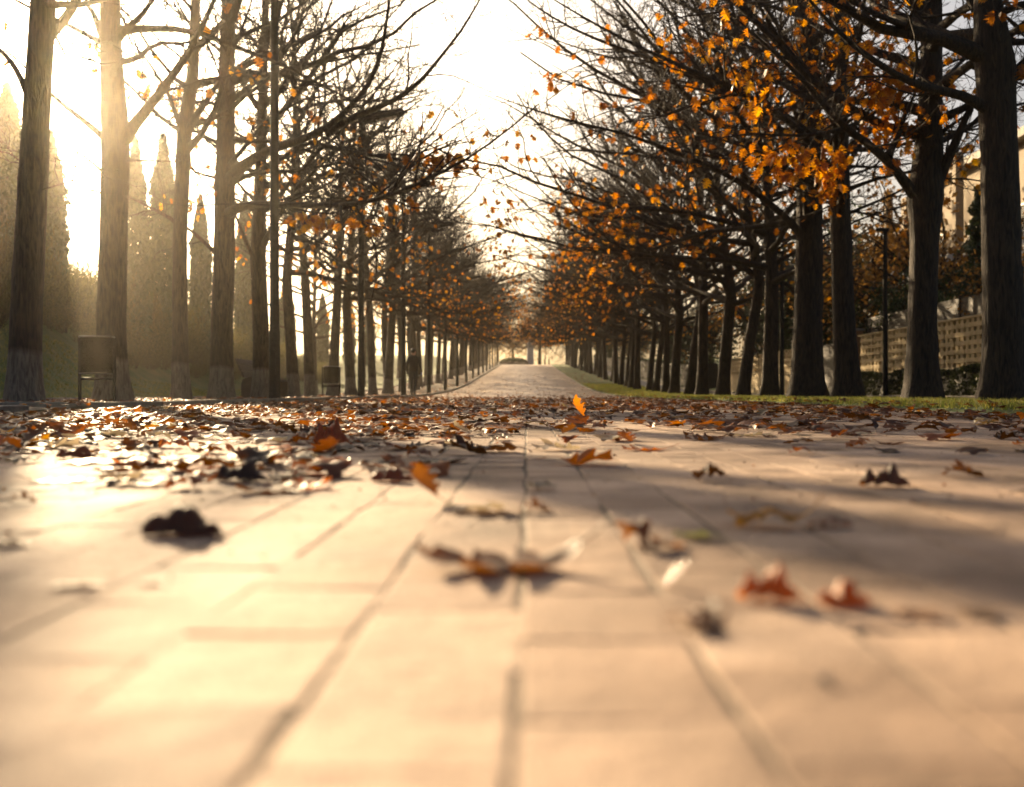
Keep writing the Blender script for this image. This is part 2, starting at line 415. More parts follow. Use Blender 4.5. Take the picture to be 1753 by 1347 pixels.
def strip_solid(name, segs, mat, h, w, parent=None):
    """kerb runs: list of point lists in plan; upright stones following the ground, short joints between"""
    mb = MB()
    for pts in segs:
        for (x0, y0), (x1, y1) in zip(pts[:-1], pts[1:]):
            Lr = math.hypot(x1 - x0, y1 - y0); n = max(1, int(round(Lr / 1.0)))
            for i in range(n):
                a = i / n + .004 / Lr; b = (i + 1) / n - .004 / Lr
                p = Vector((x0 + (x1 - x0) * a, y0 + (y1 - y0) * a, 0)); q = Vector((x0 + (x1 - x0) * b, y0 + (y1 - y0) * b, 0))
                t = (q - p).normalized(); s = Vector((-t.y, t.x, 0)) * w / 2
                zp = float(prof(p.y)); zq = float(prof(q.y)); hh = h + random.uniform(-.006, .006)
                v = [p - s + Vector((0, 0, zp - .08)), p + s + Vector((0, 0, zp - .08)), q + s + Vector((0, 0, zq - .08)), q - s + Vector((0, 0, zq - .08)),
                     p - s + Vector((0, 0, zp + hh)), p + s + Vector((0, 0, zp + hh)), q + s + Vector((0, 0, zq + hh)), q - s + Vector((0, 0, zq + hh))]
                mb.add(v, [(0, 3, 2, 1), (4, 5, 6, 7), (0, 1, 5, 4), (1, 2, 6, 5), (2, 3, 7, 6), (3, 0, 4, 7)])
    o = mb.build(name, mat, parent, bevel=.008); o['kind'] = 'structure'
    return o
strip_solid('kerb', [[(-4.0, 9.8), (-4.0, 60), (-4.0, 150)], [(-3.99, 9.75), (-7.4, 9.75)], [(-3.86, 3.0), (-3.86, 7.6)],
                     [(-8.18, 12), (-8.18, 60), (-8.18, 150)]], M['kerb'], .075, .10)
strip_solid('path_edging', [[(3.49, -2), (3.49, 60), (3.49, 150)]], M['kerb'], .012, .07)
strip_solid('road_kerb', [[(7.07, 2), (7.07, 150)], [(8.76, 2), (8.76, 150)]], M['kerb'], .10, .12)

# ------------------------------------------------------------------ branch growing (all numpy)
def unit(a): return a / np.maximum(np.linalg.norm(a, axis=-1, keepdims=True), 1e-9)

def grow(start, d, length, nseg, r, wob=.12, up=.0):
    """polylines (N,nseg+1,3) growing from start along d"""
    n = len(start); pts = np.empty((n, nseg + 1, 3)); pts[:, 0] = start
    d = unit(d); step = (length / nseg)[:, None]
    upv = np.broadcast_to(np.asarray(up, float), (n,))[:, None] * np.array([0, 0, 1.0])
    for k in range(nseg):
        d = unit(d + r.normal(0, wob, (n, 3)) + upv)
        pts[:, k + 1] = pts[:, k] + d * step
    return pts

def tubes(pts, rad, sides):
    n, k, _ = pts.shape
    t = np.empty_like(pts); t[:, 1:-1] = pts[:, 2:] - pts[:, :-2]; t[:, 0] = pts[:, 1] - pts[:, 0]; t[:, -1] = pts[:, -1] - pts[:, -2]
    t = unit(t)
    md = unit(pts[:, -1] - pts[:, 0])
    ref = np.where((np.abs(md[:, 2]) < .75)[:, None], np.array([0, 0, 1.0]), np.array([1.0, 0, 0]))[:, None]
    u = unit(np.cross(t, ref)); w = np.cross(t, u)
    a = np.arange(sides) * 2 * np.pi / sides
    ring = pts[:, :, None] + rad[:, :, None, None] * (np.cos(a)[:, None] * u[:, :, None] + np.sin(a)[:, None] * w[:, :, None])
    v = ring.reshape(-1, 3)
    idx = np.arange(n * k * sides).reshape(n, k, sides)
    nx = np.roll(idx, -1, 2)
    f = np.stack([idx[:, :-1], nx[:, :-1], nx[:, 1:], idx[:, 1:]], -1).reshape(-1, 4)
    return v, f

def children(pts, t, par):
    """position and tangent at parameter t (0..1) of polyline par"""
    k = pts.shape[1] - 1
    s = np.clip(t * k, 0, k - 1e-4); i = s.astype(int); fr = (s - i)[:, None]
    a = pts[par, i]; b = pts[par, i + 1]
    return a + (b - a) * fr, unit(b - a)

def deviate(tan, ang, r, flat=.55):
    """turn tangents by ang about random axes; flat squeezes the turn towards the horizontal plane"""
    rv = r.normal(0, 1, tan.shape); rv[:, 2] *= flat
    side = unit(rv - tan * np.sum(rv * tan, 1, keepdims=True))
    return tan * np.cos(ang)[:, None] + side * np.sin(ang)[:, None]

# leaf outline for crowns: lobed oak leaf as a fan
def oak_outline(n_l=4):
    right = [(0, 0)]
    prof_ = [(.12, .10), (.20, .34), (.27, .12), (.36, .46), (.48, .14), (.60, .48), (.70, .13), (.80, .30), (.86, .10), (1.0, 0)]
    pts = [(0.0, .02)] + [(w, y + (.05 if w > .2 else 0)) for y, w in prof_]
    left = [(-w, y) for w, y in pts[::-1][1:-1]]
    return np.array(pts + left)
OAK = oak_outline()

def crown_leaves(pos, size, r, droop=.9):
    """many lobed leaves; returns verts, tri faces, leaf tone"""
    n = len(pos); k = len(OAK)
    ax = r.normal(0, 1, (n, 3)); ax[:, 2] = -np.abs(ax[:, 2]) - droop; ax = unit(ax)
    nr = r.normal(0, 1, (n, 3)); nr = unit(nr - ax * np.sum(nr * ax, 1, keepdims=True)); sd = np.cross(ax, nr)
    fold = r.uniform(.1, .7, n)
    o = OAK * size[:, None, None]
    v = pos[:, None] + o[:, :, 1:2] * ax[:, None] + o[:, :, 0:1] * sd[:, None] + (np.abs(o[:, :, 0:1]) * fold[:, None, None] + (o[:, :, 1:2] ** 2) / size[:, None, None] * r.normal(0, .25, (n, 1, 1))) * nr[:, None]
    # mid-rib centre vertex
    cen = pos[:, None] + .5 * size[:, None, None] * ax[:, None]
    vv = np.concatenate([v, cen], 1)
    base = np.arange(n)[:, None, None] * (k + 1)
    i = np.arange(k); tri = np.stack([np.full(k, k), i, (i + 1) % k], 1)
    f = (base + tri[None]).reshape(-1, 3)
    return vv.reshape(-1, 3), f, k

def set_tone(me, tone_face):
    a = me.attributes.new('tone', 'FLOAT', 'FACE'); a.data.foreach_set('value', np.asarray(tone_face, np.float32))

def trunk_tube(pts, rads, sides, r):
    """trunk with a flared foot and slight flutes"""
    pts = np.asarray(pts, float)
    # resample with Catmull-like smoothing
    s = np.concatenate([[0], np.cumsum(np.linalg.norm(np.diff(pts, axis=0), axis=1))])
    m = max(14, int(s[-1] / .16)); q = np.linspace(0, s[-1], m)
    q[1:5] = [.08, .2, .38, .62]
    q = np.sort(q)
    c = np.stack([np.interp(q, s, pts[:, i]) for i in range(3)], 1)
    for _ in range(2): c[1:-1] = .25 * c[:-2] + .5 * c[1:-1] + .25 * c[2:]
    rad = np.interp(q, s, rads)
    flare = 1 + .30 * np.exp(-q / .2) + .07 * np.exp(-q / .9)
    sides = 26; a = np.arange(sides) * 2 * np.pi / sides
    ph = r.uniform(0, 6.28, 3)
    flute = 1 + (.10 * np.sin(3 * a + ph[0]) + .06 * np.sin(5 * a + ph[1]))[None] * (np.exp(-q / .35)[:, None] + .18)
    rr = (rad * flare)[:, None] * flute * (1 + r.normal(0, .012, (m, sides)))
    for _ in range(9):   # knots and pruning scars
        q0, a0, kh = r.uniform(.5, 4.5), r.uniform(0, 6.28), r.uniform(-.07, .16)
        da = (a - a0 + np.pi) % (2 * np.pi) - np.pi
        rr = rr * (1 + kh * np.exp(-((q - q0) / r.uniform(.10, .22)) ** 2)[:, None] * np.exp(-(da / .45) ** 2)[None])
    v = c[:, None] + np.stack([rr * np.cos(a), rr * np.sin(a), np.zeros_like(rr)], -1)
    v[0, :, 2] -= .15
    idx = np.arange(m * sides).reshape(m, sides); nx = np.roll(idx, -1, 1)
    f = np.stack([idx[:-1], nx[:-1], nx[1:], idx[1:]], -1).reshape(-1, 4)
    return v.reshape(-1, 3), f

def make_tree(seed, bark_m, trunk=None, rads=None, H=11.5, r0=.21, first=3.3, n_limb=24, reach=4.6, custom=(), leaf_n=0, leaf_size=.15, leaf_z=(2.5, 7.5),
              fine=True, leaf_spots=(), el0=14, el1=62, side=0, dens=1.0, twig_scale=1.0):
    """three meshes: trunk (with its limbs), crown of bare twigs, hanging leaves"""
    r = np.random.default_rng(seed)
    if trunk is None:
        bx, by = r.normal(0, .15, 2), r.normal(0, .15, 2)
        trunk = [(0, 0, 0), (bx[0] * .4, by[0] * .4, 1.5), (bx[0], by[0], 3.2), (bx[1], by[1], 6), (bx[1] * 1.5, by[1] * 1.5, H * .8), (bx[0], by[1], H)]
        rads = [r0, r0 * .9, r0 * .82, r0 * .55, r0 * .28, .02]
    trunk = np.asarray(trunk, float)
    tv, tf = trunk_tube(trunk, rads, 18, r)
    s = np.concatenate([[0], np.cumsum(np.linalg.norm(np.diff(trunk, axis=0), axis=1))])
    def at_z(z): return np.stack([np.interp(z, trunk[:, 2], trunk[:, i]) for i in range(2)] + [z], -1)
    # --- limbs
    Hh = trunk[-1, 2]
    z = first + (Hh * .93 - first) * ((np.arange(n_limb) + r.uniform(0, .8, n_limb)) / n_limb) ** 1.25
    u = (z - first) / (Hh - first)
    az = np.arange(n_limb) * 2.399 + r.normal(0, .4, n_limb) + r.uniform(0, 6.28)
    el = np.radians(el0 + (el1 - el0) * u + r.normal(0, 9, n_limb))
    ln = reach * (1 - .55 * u ** 1.5) * r.uniform(.72, 1.12, n_limb)
    if side:  # limbs over the path are the longer ones
        ln = ln * (1 + .34 * side * np.cos(az))
    d = np.stack([np.cos(az) * np.cos(el), np.sin(az) * np.cos(el), np.sin(el)], 1)
    NS = 9
    lp = grow(at_z(z), d, ln, NS, r, .15, r.uniform(-.02, .09, n_limb))
    lr0 = np.clip(.012 * ln + .006, .018, .075)
    if len(custom):
        cp = []; cr = []
        for pts, rr in custom:
            pts = np.asarray(pts, float)
            ax = at_z(pts[0, 2] - .22)
            if np.hypot(*(pts[0, :2] - ax[:2])) < .55: pts = np.concatenate([ax[None], pts])   # root the limb inside the trunk
            ss = np.concatenate([[0], np.cumsum(np.linalg.norm(np.diff(pts, axis=0), axis=1))]); q = np.linspace(0, ss[-1], 31)
            c = np.stack([np.interp(q, ss, pts[:, i]) for i in range(3)], 1)
            for _ in range(12): c[1:-1] = .25 * c[:-2] + .5 * c[1:-1] + .25 * c[2:]
            w = r.normal(0, .012, c.shape); w[0] = 0; c = c + np.cumsum(w, 0) * .35
            c = np.stack([np.interp(np.linspace(0, 1, NS * 2 + 1), np.linspace(0, 1, 31), c[:, i]) for i in range(3)], 1)
            cp.append(c); cr.append(rr)
        cp = np.array(cp); cr = np.array(cr)
        cl = np.sum(np.linalg.norm(np.diff(cp, axis=1), axis=2), 1)
        fr = np.linspace(0, 1, NS * 2 + 1)[None]
        crad = cr[:, None] * (1 - .88 * fr ** .85) * (1 + .5 * np.exp(-fr * 18))
        cv, cf = tubes(cp, crad, 9)
        tf = np.concatenate([tf, cf + len(tv)]); tv = np.concatenate([tv, cv])
        lp_all = np.concatenate([lp, cp[:, ::2]]); ln_all = np.concatenate([ln, cl]); lr_all = np.concatenate([lr0, cr])
    else:
        lp_all, ln_all, lr_all = lp, ln, lr0
    fr = np.linspace(0, 1, NS + 1)[None]
    lrad = lr0[:, None] * (1 - .8 * fr ** .9) * (1 + .5 * np.exp(-fr * 14))
    v, f = tubes(lp, lrad, 6)
    tf = np.concatenate([tf, f + len(tv)]); tv = np.concatenate([tv, v])
    # --- second order branches
    cnt = np.maximum(3, (ln_all / .22 * dens).astype(int)); par = np.repeat(np.arange(len(ln_all)), cnt)
    t = r.uniform(.14, .98, len(par)) ** .9
    p0, tn = children(lp_all, t, par)
    d2 = deviate(tn, r.uniform(.55, 1.15, len(par)), r, .6)
    L2 = (.38 + .40 * ln_all[par] * (1 - t)) * r.uniform(.5, 1.3, len(par))
    b2 = grow(p0, d2, L2, 5, r, .2, .05)
    fr5 = np.linspace(0, 1, 6)[None]
    r2 = np.clip(.009 * L2 + .003, .005, .022)[:, None] * (1 - .65 * fr5) * twig_scale
    cv, cf = tubes(b2, r2, 4)
    CVs = [cv]; CFs = [cf]; off = len(cv)
    # --- twigs
    cnt = np.maximum(2, (L2 / .13 * dens).astype(int)); par3 = np.repeat(np.arange(len(L2)), cnt)
    t3 = r.uniform(.1, 1, len(par3)); p3, tn3 = children(b2, t3, par3)
    d3 = deviate(tn3, r.uniform(.4, 1.1, len(par3)), r, .9)
    L3 = (.14 + .42 * L2[par3] * (1 - t3 * .7)) * r.uniform(.5, 1.3, len(par3))
    b3 = grow(p3, d3, L3, 3, r, .18, .04)
    r3 = np.broadcast_to((.0055 * (1 - .5 * np.linspace(0, 1, 4)))[None], (len(L3), 4)) * twig_scale
    v, f = tubes(b3, r3, 3); CVs.append(v); CFs.append(f + off); off += len(v)
    if fine:
        par4 = np.repeat(np.arange(len(L3)), 2); t4 = r.uniform(.2, 1, len(par4)); p4, tn4 = children(b3, t4, par4)
        d4 = deviate(tn4, r.uniform(.5, 1.2, len(par4)), r, 1); L4 = r.uniform(.05, .20, len(par4))
        b4 = grow(p4, d4, L4, 1, r, .1, 0)
        r4 = np.broadcast_to(np.array([.0042, .0028])[None], (len(L4), 2)) * twig_scale
        v, f = tubes(b4, r4, 3); CVs.append(v); CFs.append(f + off); off += len(v)
    mt = mesh_np('trunk', tv, [tf], bark_m); mc = mesh_np('crown', np.concatenate(CVs), [np.concatenate(CFs)], M['twig'])
    # --- leaves: clumps on some twigs
    ml = None
    pos = []
    if leaf_n:
        ok = np.where((b3[:, -1, 2] > leaf_z[0]) & (b3[:, -1, 2] < leaf_z[1]))[0]
        leaf_n = int(leaf_n * .95); nc = max(1, leaf_n // 11); seeds = r.choice(ok, nc)
        for sd_ in seeds:
            dd = np.linalg.norm(b3[ok, -1] - b3[sd_, -1], axis=1); near = ok[np.argsort(dd)[:26]]
            ch = r.choice(near, min(len(near), int(r.integers(5, 18))), replace=False)
            tt = r.uniform(.4, 1, len(ch)); pp, _ = children(b3, tt, ch); pos.append(pp)
    for (c, sp, n) in leaf_spots:
        dd = np.linalg.norm((b3[:, -1] - np.asarray(c)) / np.asarray(sp), axis=1); near = np.argsort(dd)[:max(20, n)]
        near = near[dd[near] < 1.6]
        k = min(len(near), int(n * .5))
        if k: pos.append(b3[r.choice(near, k, replace=False), -1])
        rest = n - k
        if rest > 0: pos.append(np.asarray(c) + r.normal(0, .45, (rest, 3)) * np.asarray(sp))
    if pos:
        pos = np.concatenate(pos); sz = leaf_size * r.uniform(.65, 1.25, len(pos))
        v, f, k = crown_leaves(pos, sz, r)
        ml = mesh_np('foliage', v, [f], M['leaf_tree'], smooth=False); set_tone(ml, np.repeat(np.clip(r.normal(.5, .27, len(pos)), 0, 1), k))
    return mt, mc, ml

def plant_tree(meshes, loc, rz, scale, label, group, name='alley_tree'):
    t = empty(name, loc, rz, label, 'tree', group); t.scale = (scale,) * 3 if np.isscalar(scale) else scale
    link('trunk', meshes[0], t); link('crown', meshes[1], t)
    if meshes[2] is not None: link('foliage', meshes[2], t)
    return t

def local(base, pts):
    """picture points with distance -> positions relative to the tree foot"""
    return [tuple(P(*p) - base) for p in pts]

GL, GR = 'trees of the left row', 'trees of the right row'
def near_tree(px, d, trunk_px, widths, seed, bark_m, label, group, customs=(), spots=(), **kw):
    base = Vector(((px - CX) / F * d, d, float(terrain((px - CX) / F * d, d)) + .03))
    tr = [tuple(Vector(((x - CX) / F * d, d, HC + (CY - y) / F * d)) - base) for x, y in trunk_px]
    tr[0] = (0, 0, 0)
    # continue the leader out of the frame
    H = kw.pop('H', 11.5); top = Vector(tr[-1])
    rads = [w / 2 / F * d for w in widths]
    n_ext = 3
    for i in range(1, n_ext + 1):
        fz = top.z + (H - top.z) * i / n_ext
        tr.append((top.x * (1 + .05 * i), top.y + .1 * i, fz)); rads.append(max(.015, rads[len(trunk_px) - 1] * (1 - i / n_ext) * .9 + .012))
    cs = [(local(base, c[0]), c[1] / 2 / F * d) for c in customs]
    sp = [(tuple(P(*s[0]) - base), s[1], s[2]) for s in spots]
    ms = make_tree(seed, bark_m, tr, rads, custom=cs, leaf_spots=sp, **kw)
    return plant_tree(ms, base, 0, 1, label, group)

BL, BR = M['bark_left'], M['bark_right']
# ---- left row, the near ones one by one
near_tree(40, 12.4, [(40, 697), (44, 560), (52, 400), (62, 200), (74, 0)], [52, 50, 48, 44, 40], 11, BL,
          'stout leaning bare tree at the left edge, nearest of the left row', GL,
          customs=[([(52, 330, 12.4), (95, 318, 12.3), (140, 300, 12.2), (185, 306, 12)], 5), ([(56, 250, 12.4), (100, 275, 12.3), (150, 292, 12.2), (205, 290, 12)], 5), ([(54, 290, 12.4), (20, 262, 12.3), (-30, 250, 12.2)], 6), ([(56, 190, 12.4), (20, 110, 12.2), (-40, 60, 12.0), (-120, 20, 11.8)], 16), ([(80, 60, 12.4), (115, 30, 12.6), (170, -60, 12.8), (230, -160, 13)], 22)],
          first=4.9, n_limb=16, leaf_n=30, side=1, dens=.6, reach=3.4)
near_tree(192, 15.1, [(192, 690), (190, 560), (194, 400), (198, 235), (190, 100), (188, 0)], [50, 47, 45, 46, 36, 33], 12, BL,
          'thick bare tree behind the near litter bin, forking into two heavy limbs above', GL,
          customs=[([(182, 300, 15.1), (140, 262, 14.9), (90, 250, 14.8), (40, 262, 14.6)], 6), ([(184, 330, 15.1), (140, 318, 14.9), (95, 290, 14.8)], 5), ([(200, 275, 15.1), (245, 272, 14.9), (300, 278, 14.7), (350, 270, 14.5)], 6), ([(204, 335, 15.1), (250, 350, 14.9), (290, 345, 14.8)], 5), ([(214, 235, 15.1), (258, 180, 14.8), (300, 128, 14.5), (340, 58, 14.2), (372, -5, 14), (400, -90, 13.8)], 24),
                   ([(178, 232, 15.1), (140, 205, 15), (88, 165, 14.9), (40, 110, 14.8), (-20, 60, 14.6)], 13),
                   ([(182, 80, 15.1), (160, 30, 15.2), (120, -40, 15.2)], 20), ([(205, 60, 15.1), (250, 20, 14.8), (300, -60, 14.6)], 16)],
          first=4.9, n_limb=18, leaf_n=40, side=1, dens=.6, reach=3.6)
near_tree(310, 17.6, [(310, 688), (308, 560), (308, 400), (316, 215), (330, 130), (335, 0)], [27, 25, 24, 25, 20, 16], 13, BL,
          'slim bare tree with whitewashed foot between near litter bin and first lamp post', GL,
          customs=[([(314, 235, 17.6), (290, 160, 17.4), (250, 100, 17.2), (215, 60, 17)], 12), ([(320, 220, 17.6), (370, 150, 17.2), (410, 60, 16.8), (440, -40, 16.4)], 14),
                   ([(306, 380, 17.6), (260, 355, 17.3), (215, 335, 17), (170, 320, 16.8)], 9)],
          first=4.3, n_limb=22, leaf_n=90, leaf_z=(3, 6), side=1, reach=3.6, dens=.7)
near_tree(380, 20.1, [(380, 684), (380, 560), (384, 440), (386, 290), (388, 120), (392, 0)], [38, 36, 36, 33, 27, 23], 14, BL,
          'bare tree left of the first lamp post with two long limbs over the path', GL,
          customs=[([(388, 300, 20.1), (430, 268, 19.6), (490, 247, 19), (548, 232, 18.4), (600, 190, 17.8), (636, 145, 17.2), (655, 90, 16.8), (662, 0, 16.4), (664, -80, 16)], 20),
                   ([(560, 225, 18.3), (610, 195, 17.9), (690, 170, 17.4), (745, 110, 17), (790, 50, 16.8), (822, 0, 16.6), (850, -70, 16.4)], 12),
                   ([(388, 350, 20.1), (440, 347, 19.2), (500, 352, 18.2), (580, 357, 17.2), (640, 350, 16.4), (700, 330, 15.8), (780, 290, 15.2), (850, 252, 14.8), (925, 185, 14.3)], 15),
                   ([(560, 250, 18.4), (620, 262, 17.6), (690, 275, 17), (770, 290, 16.4), (850, 292, 16)], 8),
                   ([(378, 440, 20.1), (340, 405, 20), (300, 375, 19.8), (220, 340, 19.6)], 10)],
          spots=[((545, 375, 17.6), (.75, .4, .12), 70), ((745, 272, 16.5), (.65, .35, .16), 60), ((640, 385, 16.6), (.2, .2, .1), 14), ((690, 350, 16.2), (.3, .2, .2), 10), ((335, 340, 20), (.5, .4, .6), 24)],
          first=4.3, n_limb=25, reach=4.2, dens=.85, leaf_n=60, leaf_z=(3, 5.5), leaf_size=.16, side=1)
near_tree(448, 21.6, [(448, 681), (447, 560), (442, 440), (446, 300), (450, 150), (455, 0)], [28, 27, 26, 20, 16, 12], 15, BL,
          'bare tree directly behind the first lamp post, beside the bench', GL,
          customs=[([(440, 450, 21.6), (420, 410, 21.4), (405, 370, 21.2), (380, 330, 21)], 12), ([(452, 420, 21.6), (480, 360, 21), (530, 300, 20), (600, 240, 19)], 12)],
          first=3.8, n_limb=29, reach=4.4, dens=.9, leaf_n=110, leaf_z=(2.8, 6), side=1)
left_px = [(503, 26.4, 22, 'bare tree just right of the first lamp post, rising behind the bench end'),
           (531, 28.6, 22, 'pale footed bare tree between the bench and the far litter bin'),
           (570, 32.2, 19, 'bare tree standing right behind the far litter bin'),
           (601, 33.5, 20, 'bare tree just left of the second lamp post'),
           (638, 38.5, 17, 'slanting bare tree just right of the second lamp post'),
           (664, 41.5, 24, 'thick dark bare tree left of the walking person'),
           (712, 52, 18, 'bare tree just behind the walking person')]
lp_mesh = [make_tree(100 + i, BL, H=h, r0=rr, first=fz, n_limb=25 if i < 3 else 24, leaf_n=ln, leaf_z=(2.6, 5.8), side=1, reach=4.6 if i < 3 else 6.6, fine=(i < 3), dens=.74 if i < 3 else .62)
           for i, (h, rr, fz, ln) in enumerate([(11.5, .165, 3.4, 90), (12.2, .15, 3.7, 50), (10.8, .17, 3.2, 120), (11.5, .16, 2.9, 130)])]
for i, (px, d, w, lab) in enumerate(left_px):
    x = (px - CX) / F * d
    m = lp_mesh[i % 3]; s = (w / 2 / F * d) / (.18)
    plant_tree(m, (x, d, float(terrain(x, d)) + .03), R(random.choice([0, 25, -30, 12, -14])), (min(1.15, .25 + .75 * s), min(1.15, .25 + .75 * s), random.uniform(.92, 1.08)), lab, GL)
d = 44.5; k = 0
while d < 154:
    x = -6.2 + random.uniform(-.18, .18)
    if abs(d - 52) > 1.2:
        plant_tree(lp_mesh[k % 3 if d < 62 else (3 if k % 3 else 2)], (x, d, float(terrain(x, d)) + .03), R(random.uniform(-28, 28)), random.uniform(.92, 1.08),
                   'bare tree in the crowded far stretch of the left row, beyond the walking person', 'far trees of the left row')
    d += random.uniform(3.1, 3.7); k += 1
for i in range(4):   # a looser second line behind the bench side
    d = 48 + i * 17 + random.uniform(-2, 2); x = -10.2 + random.uniform(-.6, .6)
    plant_tree(lp_mesh[3 - i % 2], (x, d, float(terrain(x, d)) - .02), R(random.uniform(0, 360)), random.uniform(.85, 1.0),
               'hazy bare tree standing behind the left row, back towards the slope', 'back trees behind the left row')

# ---- right row
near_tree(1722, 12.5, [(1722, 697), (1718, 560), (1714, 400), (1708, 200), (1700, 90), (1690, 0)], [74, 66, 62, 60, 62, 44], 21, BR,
          'very dark thick tree at the right edge, nearest of the right row', GR,
          customs=[([(1692, 175, 12.5), (1640, 160, 12.3), (1570, 143, 12.1), (1500, 105, 11.8), (1430, 45, 11.5), (1380, -10, 11.2), (1320, -80, 11)], 20),
                   ([(1690, 85, 12.5), (1620, 62, 12.4), (1540, 45, 12.2), (1450, 0, 12), (1380, -50, 11.8)], 22),
                   ([(1725, 130, 12.5), (1760, 100, 12.4), (1830, 40, 12.3), (1900, -20, 12.2)], 20),
                   ([(1690, 60, 12.5), (1660, 0, 12.7), (1610, -80, 13)], 26)],
          first=4.3, n_limb=22, reach=5.2, leaf_n=150, leaf_z=(3.2, 7), leaf_size=.16, side=-1, dens=.65)
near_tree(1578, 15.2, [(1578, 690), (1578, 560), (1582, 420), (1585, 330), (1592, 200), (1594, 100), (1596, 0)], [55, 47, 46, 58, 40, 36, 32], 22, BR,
          'dark tree forking low into three limbs, second trunk from the right edge', GR,
          customs=[([(1565, 335, 15.2), (1540, 290, 15), (1510, 262, 14.8), (1470, 235, 14.5), (1432, 212, 14.2), (1405, 165, 14), (1372, 125, 13.8), (1330, 90, 13.5), (1250, 20, 13)], 20),
                   ([(1600, 320, 15.2), (1628, 265, 15), (1652, 215, 14.9), (1680, 165, 14.8), (1720, 90, 14.7)], 25),
                   ([(1604, 230, 15.2), (1640, 205, 15), (1668, 190, 14.8)], 14),
                   ([(1520, 268, 14.8), (1545, 215, 14.9), (1575, 150, 15), (1590, 100, 15)], 12),
                   ([(1440, 222, 14.3), (1380, 235, 14), (1310, 232, 13.6), (1240, 240, 13.2), (1160, 260, 12.8)], 7)],
          spots=[((1500, 130, 14.8), (.55, .5, .5), 150), ((1420, 280, 14.4), (.35, .3, .35), 60), ((1530, 220, 15), (.45, .3, .5), 70), ((1340, 265, 13.8), (.6, .3, .2), 50), ((1345, 295, 13.8), (.15, .15, .15), 12), ((1250, 180, 13.4), (.5, .3, .2), 26)],
          first=3.9, n_limb=26, reach=5.6, leaf_n=230, leaf_z=(2.8, 7), leaf_size=.165, side=-1, dens=.65)
near_tree(1453, 18.8, [(1453, 686), (1445, 560), (1440, 420), (1437, 300), (1440, 200), (1446, 0)], [44, 37, 34, 34, 22, 18], 23, BR,
          'dark tree third from the right edge, in front of the pale block wall end', GR,
          customs=[([(1432, 310, 18.8), (1400, 250, 18.4), (1350, 200, 18), (1250, 150, 17.5), (1130, 100, 17), (1010, 40, 16.6), (930, -10, 16.4)], 16), ([(1442, 300, 18.8), (1470, 250, 19), (1520, 190, 19)], 14)],
          spots=[((1420, 330, 18.4), (.3, .3, .3), 40), ((1300, 130, 17.5), (.6, .4, .4), 60)],
          first=3.4, n_limb=26, reach=5.8, leaf_n=300, leaf_z=(2.8, 7), leaf_size=.17, side=-1, dens=.66)
near_tree(1380, 21.4, [(1380, 683), (1382, 560), (1385, 400), (1386, 250), (1384, 100), (1378, 0)], [56, 48, 44, 40, 38, 36], 24, BR,
          'broad straight dark tree fourth from the right edge, its foot widely flared', GR,
          customs=[([(1375, 400, 21.4), (1330, 355, 21), (1270, 310, 20.5), (1170, 265, 19.8), (1060, 225, 19), (940, 200, 18.4), (850, 165, 18)], 13), ([(1380, 260, 21.4), (1300, 190, 20.6), (1200, 130, 19.6), (1060, 85, 18.6), (930, 30, 18), (880, -20, 17.8)], 15)],
          first=3.5, n_limb=26, reach=5.8, leaf_n=280, leaf_z=(2.8, 7), leaf_size=.17, side=-1, dens=.66)
right_px = [(1318, 24.6, 33, 'slender dark tree, fifth from the right edge, block wall on both sides'),
            (1271, 27.8, 27, 'dark tree sixth from the right edge, trunk bending slightly left upward'),
            (1237, 30.6, 25, 'dark tree seventh from the right edge of the photo'),
            (1203, 33.8, 26, 'dark tree eighth from the right edge, road showing beside its foot'),
            (1180, 37, 22, 'dark tree ninth from the right edge of the photo'),
            (1154, 40.6, 24, 'dark tree tenth from the right edge of the photo')]
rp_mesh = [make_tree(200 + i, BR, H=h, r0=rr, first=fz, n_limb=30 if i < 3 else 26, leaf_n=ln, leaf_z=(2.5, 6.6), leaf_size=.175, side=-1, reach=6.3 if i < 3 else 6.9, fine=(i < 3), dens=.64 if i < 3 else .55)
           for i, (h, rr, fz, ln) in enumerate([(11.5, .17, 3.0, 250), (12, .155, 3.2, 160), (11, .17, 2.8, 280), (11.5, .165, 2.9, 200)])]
for i, (px, d, w, lab) in enumerate(right_px):
    x = (px - CX) / F * d; s = (w / 2 / F * d) / .19
    plant_tree(rp_mesh[i % 3], (x, d, float(terrain(x, d)) + .03), R(random.choice([0, 28, -25, 15, -12])), (min(1.15, .2 + .8 * s), min(1.15, .2 + .8 * s), random.uniform(.93, 1.08)), lab, GR)
d = 44.0; k = 0
while d < 154:
    x = 6.0 + random.uniform(-.18, .18)
    plant_tree(rp_mesh[k % 3 if d < 62 else (3 if k % 3 else 2)], (x, d, float(terrain(x, d)) + .03), R(random.uniform(-28, 28)), random.uniform(.92, 1.08),
               'dark tree in the crowded far stretch of the right row, along the grass verge', 'far trees of the right row')
    d += random.uniform(2.8, 3.3); k += 1

# ------------------------------------------------------------------ leafy masses
def flakes(pos, nrm_bias, size, r, tone_mu=.5, elong=1.6):
    """small leaf quads with random facing"""
    n = len(pos)
    a = unit(r.normal(0, 1, (n, 3)) + nrm_bias); b = unit(np.cross(a, r.normal(0, 1, (n, 3))))
    a = a * (size * elong)[:, None]; b = b * size[:, None]
    v = np.stack([pos - a * .5, pos + b * .5, pos + a * .5, pos - b * .5], 1).reshape(-1, 3)
    f = np.arange(n * 4).reshape(n, 4)
    return v, f, np.clip(r.normal(tone_mu, .28, n), 0, 1)

def foliage_mesh(name, pos, bias, size, mat, r, elong=1.6):
    v, f, t = flakes(pos, bias, size, r, elong=elong)
    me = mesh_np(name, v, [f], mat, smooth=False); set_tone(me, t); return me

